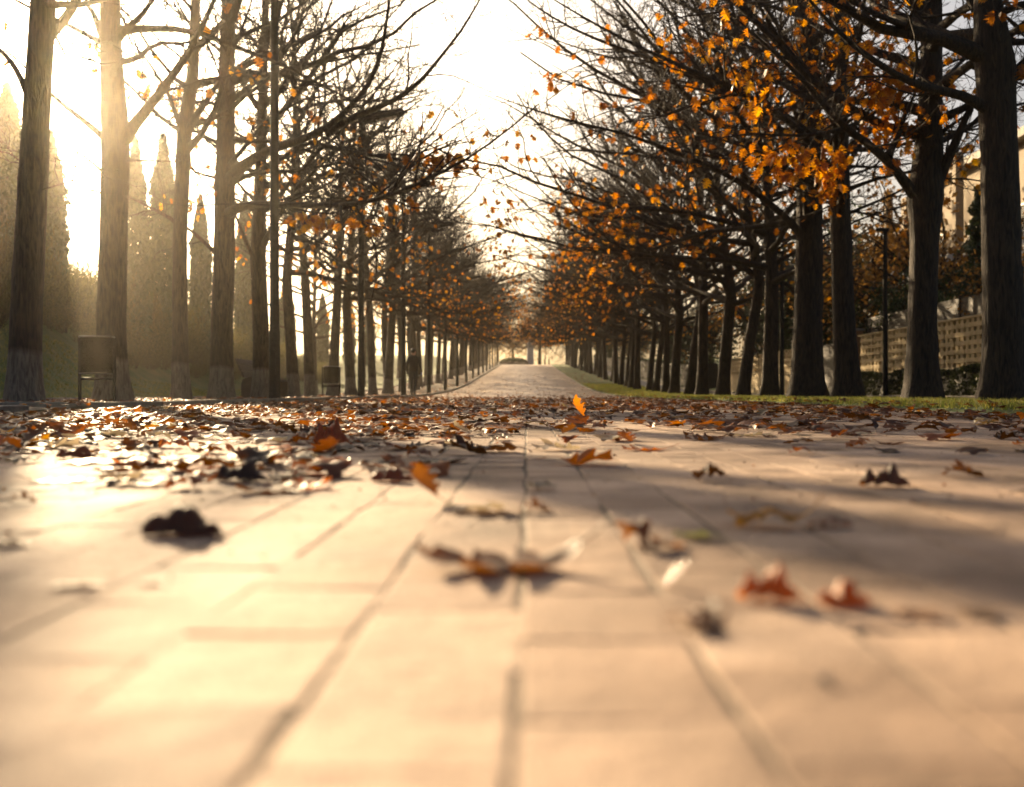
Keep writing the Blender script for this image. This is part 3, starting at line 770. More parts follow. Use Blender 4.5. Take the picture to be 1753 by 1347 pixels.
def column_crown(h, rad, seed, n=9000):
    r = np.random.default_rng(seed)
    z = r.uniform(.02, 1, n); az = r.uniform(0, 6.28, n)
    pr = np.minimum(1, (z / .10) ** .6) * (1 - np.clip((z - .5) / .5, 0, 1) ** 1.8 * .93)
    lump = 1 + .14 * np.sin(z * 34 + az * 2) + .12 * np.sin(az * 5 + z * 15) + .10 * np.sin(az * 3 - z * 22)
    q = np.sqrt(r.uniform(.3, 1, n)) * rad * pr * lump * (1 + np.abs(r.normal(0, .14, n)))
    pos = np.stack([q * np.cos(az), q * np.sin(az), z * h], 1)
    return foliage_mesh('crown', pos, np.array([0, 0, 1.6]), r.uniform(.05, .10, n), M['cypress'], r, 2.6)
cyp = [column_crown(5.3, .40, 31), column_crown(5.0, .36, 32), column_crown(5.5, .38, 33)]
def cyp_trunk():
    mb = MB(); mb.tube([(0, 0, -.2), (0.01, 0, .5), (0, 0, 4.2)], [.09, .075, .01], 9); return mb
cyp_tm = None
labels_c = ['hazy cypress column at the far left edge, left of the leaning tree', 'hazy cypress column seen between the leaning tree and the binned tree',
            'tall hazy cypress just right of the trunk behind the near bin', 'tall hazy cypress just left of the slim whitewashed tree',
            'hazy cypress just right of the slim whitewashed tree', 'hazy cypress narrowing to a point at its foot, above the bench']
for i, (px, d) in enumerate([(12, 25.2), (86, 27.2), (232, 33), (279, 35.6), (343, 39.8), (420, 46)]):
    x = (px - CX) / F * d; t = empty('cypress_tree', (x, d, float(terrain(x, d)) - .05), random.uniform(0, 6), labels_c[i], 'tree', 'cypresses on the left slope')
    s = random.uniform(.92, 1.12); t.scale = (s * 1.04, s * 1.04, s * (1.35 if i >= 2 else 1))
    link('crown', cyp[i % 3], t)
    if cyp_tm is None: cyp_tm = cyp_trunk().build('trunk', M['bark_left'], t, smooth=True).data
    else: link('trunk', cyp_tm, t)
for i in range(5):
    d = 54 + i * 9.5; x = -13.1; t = empty('cypress_tree', (x, d, float(terrain(x, d)) - .05), random.uniform(0, 6), 'pale far cypress showing between the left row trunks', 'tree', 'far cypresses behind the left row')
    link('crown', cyp[i % 3], t); link('trunk', cyp_tm, t)

def shrub_meshes(seed, w, h, n, mat, grassy):
    r = np.random.default_rng(seed)
    nst = 46
    base = np.stack([r.uniform(-w * .3, w * .3, nst), r.uniform(-w * .3, w * .3, nst), np.zeros(nst)], 1)
    dr = unit(np.stack([base[:, 0] * 1.2 / w + r.normal(0, .22, nst), base[:, 1] * 1.2 / w + r.normal(0, .22, nst), np.ones(nst)], 1))
    st = grow(base, dr, h * r.uniform(.55, 1.1, nst), 6, r, .12, .05 if not grassy else -.03)
    tv, tf = tubes(st, np.broadcast_to((.008 * (1 - .7 * np.linspace(0, 1, 7)))[None], (nst, 7)), 3)
    par = r.integers(0, nst, n); t = r.uniform(.12, 1, n) ** .8
    p, tn = children(st, t, par)
    p = p + r.normal(0, .10 * w / 1.4, (n, 3)) * np.array([1, 1, .7])
    p[:, 2] = np.maximum(p[:, 2], .02)
    me = foliage_mesh('foliage', p, np.array([0, 0, .8 if not grassy else 2.2]), r.uniform(.018, .045, n) * (.7 if grassy else 1), mat, r, 2.0 if not grassy else 6.0)
    return me, mesh_np('stem', tv, [tf], M['twig'])
shr = [shrub_meshes(41, 1.7, 1.15, 3600, M['shrub'], False), shrub_meshes(42, 1.5, 1.6, 4200, M['shrub'], True), shrub_meshes(43, 1.9, .95, 3800, M['shrub'], False)]
def shrub(x, y, s, k, label, group):
    t = empty('shrub', (x, y, float(terrain(x, y)) - .06), random.uniform(0, 6.28), label, 'shrub', group); t.scale = (s, s, s * random.uniform(.85, 1.2))
    link('foliage', shr[k % 3][0], t); link('stem', shr[k % 3][1], t)
k = 0
for row, (xo, s0) in enumerate([(-11.1, .62), (-12.1, .85), (-13.1, 1.05), (-14.4, 1.2)]):
    y = 17.0 + row * .7
    while y < 62 - row * 4:
        xx = xo - 1.2 * float(sm(20, 34, y)) * (row < 2) + random.uniform(-.4, .4)
        lab = {0: 'low shrub in the front line of the left slope, at the edge of the lawn', 1: 'bushy shrub in the middle of the planted left slope',
               2: 'taller backlit shrub near the top of the left slope', 3: 'tall backlit shrub along the crest of the left slope'}[row]
        shrub(xx, y, s0 * random.uniform(.75, 1.2), k if row < 2 else (1 if k % 4 else 0), lab, ['front shrubs of the slope', 'middle shrubs of the slope', 'upper shrubs of the slope', 'crest shrubs of the slope'][row])
        y += random.uniform(1.1, 1.7) * (1 + row * .08); k += 1

# grass: blades on the verge and on the lawn
def blades(xs, ys, hmin, hmax, name, label, r, z_off):
    n = len(xs); z = terrain(xs, ys) + z_off
    b = np.stack([xs, ys, z], 1); az = r.uniform(0, 6.28, n); h = r.uniform(hmin, hmax, n); w = r.uniform(.004, .009, n) * (1 + .03 * np.maximum(ys - 10, 0))
    s = np.stack([np.cos(az), np.sin(az), np.zeros(n)], 1) * w[:, None]; lean = np.stack([r.normal(0, .5, n), r.normal(0, .5, n), np.ones(n)], 1)
    v = np.stack([b - s, b + s, b + lean * h[:, None]], 1).reshape(-1, 3); f = np.arange(3 * n).reshape(n, 3)
    me = mesh_np(name, v, [f], M['grass_blade'], smooth=False); set_tone(me, np.clip(r.normal(.45, .3, n), 0, 1))
    o = link(name, me); tag(o, label, 'grass', None, 'stuff'); return o
r_ = np.random.default_rng(5)
n = 52000; y_ = 6 + 60 * r_.uniform(0, 1, n) ** 1.7; x_ = 3.6 + 3.35 * r_.uniform(0, 1, n)
blades(x_, y_, .03, .09, 'verge_grass', 'short yellow green grass of the verge under the right row of trees', r_, .03)
n = 26000; y_ = 13 + 26 * r_.uniform(0, 1, n); x_ = -8.35 - 3.0 * r_.uniform(0, 1, n)
blades(x_, y_, .03, .09, 'lawn_grass', 'sunlit mown grass at the foot of the left slope', r_, -.035)

# ------------------------------------------------------------------ fallen leaves
def leaf_template(nl, nc, seed, solid=.32):
    """one dry lobed leaf of unit length in its own frame: x across, y along, z up; returns grid verts and quads"""
    r = np.random.default_rng(seed)
    t = np.linspace(0, 1, nl + 1)
    env = np.interp(t, [0, .1, .3, .55, .8, 1], [.03, .12, .36, .44, .28, .01])
    ph = (t * 4.2 + .25) % 1.0
    lobe = np.where(ph < .62, ph / .62, 1 - (ph - .62) / .38)
    half = env * (solid + (1 - solid) * lobe) * (1 + r.normal(0, .05, nl + 1)) + .012
    half[0] = .012; half[-1] = .004
    c = np.linspace(-1, 1, nc)
    x = half[:, None] * c[None]
    y = t[:, None] + np.abs(c)[None] * half[:, None] * .35 * lobe[:, None]
    z = np.zeros_like(x)
    v = np.stack([x, y - .5, z], -1)
    i = (np.arange(nl)[:, None] * nc + np.arange(nc - 1)[None]).ravel()
    f = np.stack([i, i + 1, i + nc + 1, i + nc], 1)
    return v.reshape(-1, 3), f

def curl(v, lb, cb, tw, cr, r, ripple=.0, fold=0.0):
    """lengthwise bend lb, cross bend cb (radians over the half), twist, crumple"""
    v = v.copy(); x, y, z = v[:, 0].copy(), v[:, 1].copy(), v[:, 2].copy()
    # cross bend: cylinder about y
    if abs(cb) > 1e-3:
        a = x / .45 * cb; rr = .45 / cb; x = rr * np.sin(a); z = z + rr * (1 - np.cos(a))
    z = z + np.abs(v[:, 0]) * fold
    z = z + ripple * np.sin(y * 11 + 1.3) * (.35 + np.abs(v[:, 0]) * 2)
    a = y * tw; x, z = x * np.cos(a) - z * np.sin(a), x * np.sin(a) + z * np.cos(a)
    if abs(lb) > 1e-3:
        a = y / .5 * lb; rr = .5 / lb; y2 = (rr - z) * np.sin(a); z = rr - (rr - z) * np.cos(a); y = y2
    k = r.normal(0, 1, (4, 3)); ph = r.uniform(0, 6.28, 4)
    for i in range(4):
        z = z + cr * .25 * np.sin(v[:, 0] * k[i, 0] * 14 + v[:, 1] * k[i, 1] * 11 + ph[i])
    return np.stack([x, y, z], 1)

def stem_tube(v, nc, r):
    base = v[:nc].mean(0); d = unit(base - v[2 * nc:3 * nc].mean(0)) + r.normal(0, .12, 3)
    pts = grow(base[None], d[None], np.array([r.uniform(.2, .34)]), 5, r, .1, .02)
    return tubes(pts, np.linspace(.012, .007, 6)[None], 5)

def leaf_proto(name, seed, lb, cb, tw, cr, ripple=0, fold=0, pitch=0, roll=0, nl=26, nc=7, stem=True, solid=.32, shell=0):
    r = np.random.default_rng(seed)
    v, f = leaf_template(nl, nc, seed, solid)
    cc = np.tile(np.linspace(-1, 1, nc), nl + 1); y0 = v[:, 1].copy()
    v = curl(v, lb, cb, tw, cr, r, ripple, fold)
    if shell:   # overturned shell: rim all the way round on the ground
        v[:, 0] *= .72; v[:, 2] += shell * (1 - np.abs(cc) ** 2.8) * (1 - np.clip(np.abs(y0 * 2), 0, 1) ** 3) * (1 + .38 * np.sin(y0 * 13 + seed) + .2 * np.sin(y0 * 29 + cc * 2))
    if stem:
        sv, sf = stem_tube(v, nc, r); sv[:, 2] = np.maximum(sv[:, 2], v[:, 2].min() + .004); f = np.concatenate([f, sf + len(v)]); v = np.concatenate([v, sv])
    Mx = np.array(Euler((pitch, roll, 0)).to_matrix()); v = v @ Mx.T
    v[:, 2] -= v[:, 2].min() - .004
    v[:, :2] -= (v[:, :2].max(0) + v[:, :2].min(0)) / 2
    return mesh_np(name, v, [f], M['leaf_ground'])
protos = [leaf_proto('fallen_leaf', 300, .5, .9, .3, .10),            # 0 gentle cup
          leaf_proto('fallen_leaf', 301, -.9, -1.0, .2, .12),         # 1 arched dome
          leaf_proto('fallen_leaf', 302, 1.1, .5, .1, .08),           # 2 boat, both ends up
          leaf_proto('fallen_leaf', 303, .2, 1.7, .5, .12),           # 3 rolled up
          leaf_proto('fallen_leaf', 304, .1, .25, .1, .14),           # 4 nearly flat
          leaf_proto('fallen_leaf', 305, -.5, 1.2, .9, .15),          # 5 twisted
          leaf_proto('fallen_leaf', 306, .3, -.8, .2, .1, ripple=.10),# 6 rippled ridge
          leaf_proto('fallen_leaf', 307, -1.3, .8, .4, .15),          # 7 clenched
          leaf_proto('fallen_leaf', 308, .6, .7, .2, .1, pitch=R(52)),# 8 standing on its edge
          leaf_proto('fallen_leaf', 309, -.3, -.6, .2, .2, ripple=.06, roll=R(25)),
          leaf_proto('fallen_leaf', 310, 0, 0, .05, .03, nc=9, solid=.60, shell=.19),       # 10 closed dome
          leaf_proto('fallen_leaf', 311, 0, 0, -.08, .05, nc=9, solid=.5, shell=.23)]        # 11 closed dome, crumpled  # 9 tilted
RUST, BROWN, DARK, ORANGE, YELLOW, PALE = (.19, .07, .026), (.14, .068, .032), (.055, .026, .012), (.42, .13, .02), (.5, .26, .05), (.30, .26, .2)
CN = {RUST: 'rust red', BROWN: 'brown', DARK: 'dark brown', ORANGE: 'orange', YELLOW: 'yellow', PALE: 'pale grey'}
def put_leaf(me, x, y, size, rz, colr, label, group=None, z=None, sc=(1, 1, 1)):
    o = bpy.data.objects.new('fallen_leaf', me); col.objects.link(o)
    o.location = (x, y, (float(prof(y)) if z is None else z) + .001); o.rotation_euler = (0, 0, rz)
    o.scale = (size * sc[0], size * sc[1], size * sc[2]); o.color = (*colr, 1)
    return tag(o, label, 'leaf', group)
# px, bottom py, picture width, shape, turn (deg), colour, squash, label
heroes = [
    (318, 921, 152, 10, 82, (.085,.034,.012), (1, 1, 1.2), 'large dark brown arched leaf lying alone in the left foreground'),
    (884, 984, 290, 2, 88, BROWN, (.8, 1, .62), 'wide bow shaped brown leaf with both tips raised, centre foreground'),
    (1332, 1034, 110, 11, 75, (.42, .15, .022), (1, 1, 1.5), 'orange peaked leaf in the right foreground, left one of the close pair'),
    (1455, 1040, 100, 10, 100, (.42, .15, .022), (1, 1, 1.5), 'orange peaked leaf in the right foreground, right one of the close pair'),
    (1590, 1058, 90, 4, 80, BROWN, (1, 1, .8), 'small flat brown leaf right of the orange pair'),
    (1690, 1054, 80, 4, 100, DARK, (1, 1, .8), 'small dark leaf at the right edge beside the orange pair'),
    (1210, 1085, 110, 5, 20, BROWN, (1, 1, .8), 'brown twisted leaf below the brilliant white glint'),
    (22, 938, 84, 4, 85, DARK, (1, 1, .9), 'flat dark leaf cut off by the left edge in the foreground'),
    (140, 1008, 100, 4, 92, BROWN, (.8, 1, .5), 'thin brown flat leaf in the left foreground below the dark arched one'),
    (262, 1003, 64, 4, 75, BROWN, (.7, 1, .5), 'small thin brown leaf right of the thin flat one, left foreground'),
    (846, 880, 140, 4, 85, PALE, (1, 1, .8), 'pale grey flat leaf in the centre beyond the bow shaped leaf'),
    (925, 878, 56, 5, 70, BROWN, (1, 1, 1), 'small brown curled leaf touching the pale grey flat leaf'),
    (1088, 938, 60, 7, 30, BROWN, (1, 1, 1.2), 'brown crumpled leaf above the brilliant white glint'),
    (1150, 942, 80, 5, 110, BROWN, (1, 1, .7), 'brown twisted leaf just right of the crumpled leaf'),
    (1205, 925, 80, 4, 70, (.22, .24, .09), (1, 1, 1), 'olive green flat leaf above the brilliant white glint'),
    (1330, 905, 150, 6, 86, YELLOW, (.7, 1, .7), 'yellowish rippled leaf in the right middle of the paving'),
    (1428, 906, 80, 1, 75, RUST, (1, 1, .7), 'rust red arched leaf right of the yellowish rippled leaf'),
    (1528, 836, 82, 11, 70, BROWN, (1, 1, 1.25), 'brown clenched leaf standing alone on the right paving'),
    (1222, 825, 60, 9, 100, DARK, (1, 1, 1), 'dark tilted leaf just right of the clear paving patch'),
    (1664, 818, 66, 5, 60, BROWN, (1, 1, 1), 'brown twisted leaf near the right edge of the middle paving'),
    (676, 826, 78, 10, 80, RUST, (1, 1, 1.1), 'rust red arched leaf left of the clear paving patch'),
    (738, 862, 50, 8, 50, BROWN, (1, 1, .8), 'brown leaf on edge left of the pale grey flat leaf'),
    (573, 762, 62, 11, 92, (.36, .09, .02), (1, 1, 1.9), 'big orange red curled leaf standing above the litter, left of centre'),
    (566, 742, 50, 11, 75, BROWN, (1, 1, 1.1), 'brown leaf propped on the big orange red curled leaf'),
    (996, 722, 24, 8, 40, (.6, .22, .03), (1, 1, 1.3), 'bright orange upright leaf glowing at the middle of the path'),
    (720, 783, 46, 1, 60, RUST, (1, 1, 1), 'rust red cupped leaf beyond the arched red leaf'),
    (806, 780, 90, 5, 85, DARK, (1, 1, 1), 'dark twisted leaf at the top left of the clear paving patch'),
    (870, 775, 90, 4, 80, DARK, (1, 1, 1), 'flat dark leaf crossing the central joint at the clear patch'),
    (852, 746, 46, 1, 80, BROWN, (1, 1, .8), 'brown clenched leaf just beyond the clear paving patch'),
    (330, 838, 90, 6, 80, RUST, (1, 1, .9), 'rust red rippled leaf at the near edge of the left litter'),
    (420, 826, 100, 11, 75, DARK, (1, 1, .9), 'dark arched leaf at the near edge of the left litter'),
    (505, 830, 70, 4, 90, DARK, (1, 1, 1), 'flat dark leaf right of the arched one at the litter edge'),
    (45, 862, 50, 5, 90, BROWN, (1, 1, 1), 'small brown leaf alone near the left edge, before the litter'),
    (225, 812, 100, 4, 110, DARK, (.8, 1, .8), 'long dark twisted leaf trailing off the left litter'),
    (136, 786, 80, 11, 75, RUST, (1, 1, .7), 'large rust red clenched leaf heaped in the left litter'),
    (300, 768, 60, 1, 70, ORANGE, (1, 1, .9), 'orange cupped leaf heaped in the left litter'),
]
occupied = []
for (px, py, w, k, rz, c_, sc, lab) in heroes:
    d = FH / (py - CY); x = (px - CX) / F * d
    ext = protos[k]
    co = np.array([v.co for v in ext.vertices][:27 * (9 if k > 9 else 7)]); a = R(rz); xx = co[:, 0] * sc[0] * math.cos(a) - co[:, 1] * sc[1] * math.sin(a)
    size = w / F * d / (xx.max() - xx.min())
    put_leaf(protos[k], x, d + size * .1, size, a, c_, lab, sc=sc); occupied.append((x, d, .5 * size))
# small stone lying on the right foreground paving
def pebble():
    import bmesh
    bm = bmesh.new(); bmesh.ops.create_icosphere(bm, subdivisions=3, radius=1)
    for v in bm.verts:
        v.co *= 1 + .12 * math.sin(v.co.x * 3 + 1) + .08 * math.sin(v.co.y * 5); v.co.z *= .7
    me = bpy.data.meshes.new('pebble'); bm.to_mesh(me); bm.free()
    for p in me.polygons: p.use_smooth = True
    me.materials.append(M['asphalt']); d = FH / (1172 - CY); o = link('pebble', me, None, ((1411 - CX) / F * d, d, .003), (0, 0, .4), .0036)
    tag(o, 'tiny dark pebble on the bare paving in the right foreground', 'pebble')
pebble()
# the leaf whose face throws the sun straight into the lens
SUN_AZ, SUN_EL = R(-25.5), R(16.5)         # azimuth from the path direction (left negative), elevation
SDIR = Vector((math.sin(SUN_AZ) * math.cos(SUN_EL), math.cos(SUN_AZ) * math.cos(SUN_EL), math.sin(SUN_EL)))
def glint_leaf():
    d = .84; pos = Vector(((1167 - CX) / F * d, d, .008)); v = (Vector((0, 0, HC)) - pos).normalized()
    nrm = (v + SDIR).normalized()
    me = leaf_proto('fallen_leaf', 330, .12, .25, .05, .03, nl=26, nc=7)
    m = leafmat('leaf_glossy', trans=.2, rough=.16); me.materials.clear(); me.materials.append(m)
    o = bpy.data.objects.new('fallen_leaf', me); col.objects.link(o)
    q = Vector((0, 0, 1)).rotation_difference(nrm)
    o.rotation_mode = 'QUATERNION'; o.rotation_quaternion = q @ Euler((0, 0, R(70))).to_quaternion()
    s = .034; o.scale = (s, s, s); o.color = (.2, .1, .04, 1)
    zmin = min((q @ Euler((0, 0, R(70))).to_quaternion() @ (Vector(p.co) * s)).z for p in me.vertices)
    o.location = (pos.x, pos.y, .001 - zmin)
    tag(o, 'small glossy tilted leaf throwing a brilliant white sun glint, right of centre foreground', 'leaf')
glint_leaf()

# scattered leaves: individuals nearest the lens, the rest as litter
def leaf_density(x, y):
    """leaves per square metre, read off the photograph"""
    px = CX + x * F / y; py = CY + FH / y
    a = np.zeros_like(x)
    band = sm(1.5, 2.1, y)
    left = band * (46 + 34 * (1 - sm(3.5, 6, y))) * (1 - sm(-.6, .9, x / np.maximum(y, .1) * 3.2)) * (1 - .62 * sm(9, 22, y))
    base = band * 9 + sm(3.3, 4.4, y) * 22 * (1 - .6 * sm(8, 18, y))
    rightb = sm(3.6, 4.6, y) * 26 * sm(.2, 1.2, x) * (1 - sm(9, 16, y))
    clear = (1 - sm(0, 1, np.hypot((px - 1010) / 330, (py - 800) / 52) - .55))
    a = (left + base + rightb) * (1 - .93 * clear)
    a = a * (.10 + .90 * (1 - sm(14, 45, y)))
    # edges collect more
    a = a * (1 + .8 * sm(2.6, 3.4, np.abs(x)))
    # patchy
    a = a * (.45 + 1.1 * (np.sin(x * 2.1 + y * 1.3) * np.sin(y * .9 - x * 1.7) * .5 + .5))
    return a + .5 * sm(.7, 1.4, y)
rl = np.random.default_rng(17)
cand_y = 1.0 + 95 * rl.uniform(0, 1, 130000) ** 2.0
wts = 1 / (2 * np.sqrt((cand_y - 1.0) / 95) * 95 + 1e-3) ** -1     # inverse of sampling density
cand_x = rl.uniform(-8.0, 6.8, len(cand_y))
pdf = 1 / (2 * 95 * np.sqrt(np.maximum((cand_y - 1.0) / 95, 1e-6))) / 14.8 * len(cand_y)   # candidates per m2
dn = leaf_density(np.clip(cand_x, -3.9, 3.4), cand_y)
dn = np.where(cand_x < -4.05, 26 * (1 - .5 * sm(25, 60, cand_y)), dn); dn = np.where(cand_x > 3.5, 22 * np.exp(-(cand_x - 3.5) / .9) + 2.5, dn)
dn = dn * (1 - .48 * sm(3.5, 6.5, cand_y))
keep = rl.uniform(0, 1, len(cand_y)) < dn / np.maximum(pdf, 1e-6)
vis = (CX + cand_x * F / cand_y > -120) & (CX + cand_x * F / cand_y < 1870)
keep &= vis
lx, ly = cand_x[keep], cand_y[keep]
far_enough = np.ones(len(lx), bool)
for (x, y, s) in occupied:
    if y < 3.2: far_enough &= np.hypot(lx - x, ly - y) > s + .05
lx, ly = lx[far_enough], ly[far_enough]
o_ = np.argsort(ly); lx, ly = lx[o_], ly[o_]
print('leaves', len(lx))
n_ind = 300 - len(heroes) - 2
sizes = np.clip(rl.normal(.115, .025, len(lx)), .06, .17)
pal = [RUST, BROWN, DARK, ORANGE, YELLOW, PALE]; pw = [.27, .27, .2, .12, .04, .10]
SHP = ['cupped', 'arched', 'upturned', 'rolled', 'flat', 'twisted', 'rippled', 'clenched', 'propped', 'tilted']
for i in range(min(n_ind, len(lx))):
    c_ = pal[rl.choice(6, p=pw)]; k = int(rl.choice(10, p=[.14, .12, .1, .08, .14, .12, .1, .1, .04, .06]))
    jit = rl.uniform(.75, 1.25); px = CX + lx[i] * F / ly[i]
    where = 'left litter' if px < 620 else ('middle of the path' if px < 1150 else 'right side of the path')
    put_leaf(protos[k], lx[i], ly[i], sizes[i], rl.uniform(0, 6.28), tuple(q * jit for q in c_), f'{CN[c_]} {SHP[k]} leaf fallen on the paving in the {where}', f'{CN[c_]} {SHP[k]} leaves in the {where}', sc=(1, 1, rl.uniform(.3, .65)))
lit = []
for k in range(14):
    r = np.random.default_rng(400 + k); v, f = leaf_template(12, 4, 400 + k)
    v = curl(v, r.uniform(-1.2, 1.2), r.uniform(-1.3, 1.6), r.uniform(-.6, .6), .12, r, r.uniform(0, .08))
    Mx = np.array(Euler((r.normal(0, .25), r.normal(0, .25), 0)).to_matrix()); v = v @ Mx.T; v[:, 2] -= v[:, 2].min() - .004
    lit.append((v, f))
V = []; Fc = []; off = 0; T = []
idx = np.arange(n_ind, len(lx))
kk = rl.integers(0, 14, len(lx))
for k in range(14):
    s = idx[kk[idx] == k]
    if len(s) == 0: continue
    v, f = lit[k]; a = rl.uniform(0, 6.28, len(s)); ca, sa = np.cos(a)[:, None], np.sin(a)[:, None]; sz = sizes[s][:, None]
    zz = np.where(lx[s] < -4.05, .04, np.where(lx[s] > 3.5, .05, 0.002)) + terrain(lx[s], ly[s])
    x = (v[None, :, 0] * ca - v[None, :, 1] * sa) * sz + lx[s][:, None]; y = (v[None, :, 0] * sa + v[None, :, 1] * ca) * sz + ly[s][:, None]; z = v[None, :, 2] * sz * rl.uniform(.3, .7, (len(s), 1)) + zz[:, None]
    V.append(np.stack([x, y, z], -1).reshape(-1, 3)); Fc.append((f[None] + (np.arange(len(s)) * len(v))[:, None, None] + off).reshape(-1, 4)); off += len(s) * len(v)
    T.append(np.repeat(np.clip(rl.normal(.42, .26, len(s)), 0, 1), len(f)))
me = mesh_np('fallen_leaves', np.concatenate(V), [np.concatenate(Fc)], M['leaf_litter']); set_tone(me, np.concatenate(T))
tag(link('fallen_leaves', me), 'litter of dry brown and orange oak leaves strewn far along the path and under the trees', 'leaf litter', None, 'stuff')

rc = np.random.default_rng(91); n = 1100
cy = .42 + 5.5 * rc.uniform(0, 1, n) ** 1.6; cx = rc.uniform(-1, 1, n) * (cy * .58 + .05); sz = np.abs(rc.normal(0, .0011, n)) * sm(.2, 1.6, cy) + .0006
pp = np.stack([cx, cy, prof(cy) + .002 + sz * .3], 1); ax_ = unit(rc.normal(0, 1, (n, 3)) * np.array([1, 1, .3])); bx_ = unit(np.cross(ax_, rc.normal(0, 1, (n, 3)))); nx_ = np.cross(ax_, bx_)
oct_ = np.stack([pp + ax_ * sz[:, None] * rc.uniform(.8, 2.6, (n, 1)), pp + bx_ * sz[:, None], pp - ax_ * sz[:, None], pp - bx_ * sz[:, None], pp + nx_ * sz[:, None] * .6, pp - nx_ * sz[:, None] * .6], 1)
tri_ = np.array([(0, 1, 4), (1, 2, 4), (2, 3, 4), (3, 0, 4), (1, 0, 5), (2, 1, 5), (3, 2, 5), (0, 3, 5)])
me = mesh_np('leaf_crumbs', oct_.reshape(-1, 3), [(np.arange(n)[:, None, None] * 6 + tri_[None]).reshape(-1, 3)], M['leaf_litter'], smooth=False); set_tone(me, np.repeat(np.clip(rc.normal(.45, .35, n), 0, 1), 8))
tag(link('leaf_crumbs', me), 'crumbs of dry leaf and grit scattered over the near paving', 'debris', None, 'stuff')

# ------------------------------------------------------------------ street furniture
def make_lamp(label, group):
    t = empty('lamp_post', (0, 0, 0), 0, label, 'lamp post', group)
    mb = MB(); mb.tube([(0, 0, -.1), (0, 0, 1.2), (0, 0, 1.25), (0, 0, 7.2)], [.095, .092, .082, .066], 20)
    mb.tube([(0, 0, 0.0), (0, 0, .02)], [.15, .15], 20)
    mb.build('pole', M['metal_dark'], t, smooth=True)
    d_ = MB(); d_.box(-.045, .045, -.102, -.085, .45, .85); d_.build('service_door', M['metal_dark'], t, bevel=.004)
    c = MB(); c.tube([(0, 0, 7.1), (0, 0, 7.34)], [.075, .075], 16); c.build('collar', M['metal_dark'], t, smooth=True)
    h = MB(); h.prism([(-.06, 7.2), (.12, 7.18), (.95, 7.36), (1.12, 7.40), (1.12, 7.52), (.5, 7.48), (-.06, 7.32)], 'y', -.15, .15)
    hd = h.build('lamp_head', M['metal_dark'], t, bevel=.02)
    g = MB(); g.prism([(.40, 7.232), (.93, 7.346), (.93, 7.352), (.40, 7.238)], 'y', -.11, .11); g.build('diffuser', M['glass_lamp'], hd)
    return t
lamp0 = make_lamp('tall grey lamp post nearest the camera, its top out of the photo', 'lamp posts along the left path edge')
def place_lamp(x, y, rz, label, first=[True], grp='lamp posts along the left path edge', s=1.0):
    o = lamp0 if first[0] else copy_tree(lamp0)
    first[0] = False
    o.location = (x, y, float(prof(y))); o.rotation_euler = (0, 0, rz); o['label'] = label; o['group'] = grp; o.scale = (1, 1, s)
labs = ['tall grey lamp post nearest the camera, its head above the photo', 'second grey lamp post from the left, its wedge head clear against the sky',
        'third grey lamp post, partly hiding the walking person', 'fourth lamp post, just right of the walking person']
for i in range(15):
    place_lamp(-4.33, 17 + 8.85 * i, 0, labs[i] if i < 4 else 'slim grey lamp post in the far file beyond the walking person')
place_lamp(-6.95, 22.9, R(40), 'lamp post hidden behind a left trunk, only its flat head showing in the branches', s=1.03)
def make_road_lamp(loc, label, hgt):
    t = empty('street_lamp', loc, R(180), label, 'lamp post', 'slim poles by the road on the right')
    mb = MB(); mb.tube([(0, 0, -.1), (0, 0, hgt)], [.065, .048], 16); mb.build('pole', M['metal_dark'], t, smooth=True)
    h = MB(); h.prism([(-.07, hgt - .02), (.18, hgt), (.24, hgt + .03), (.22, hgt + .07), (-.07, hgt + .08)], 'y', -.06, .06); h.build('lamp_head', M['metal_dark'], t, bevel=.015)
make_road_lamp((8.72, 24.2, 0), 'slim grey pole in front of the block wall on the right', 4.1)
make_road_lamp((7.02, 27.4, 0), 'slim grey pole between two dark trunks on the right', 4.0)

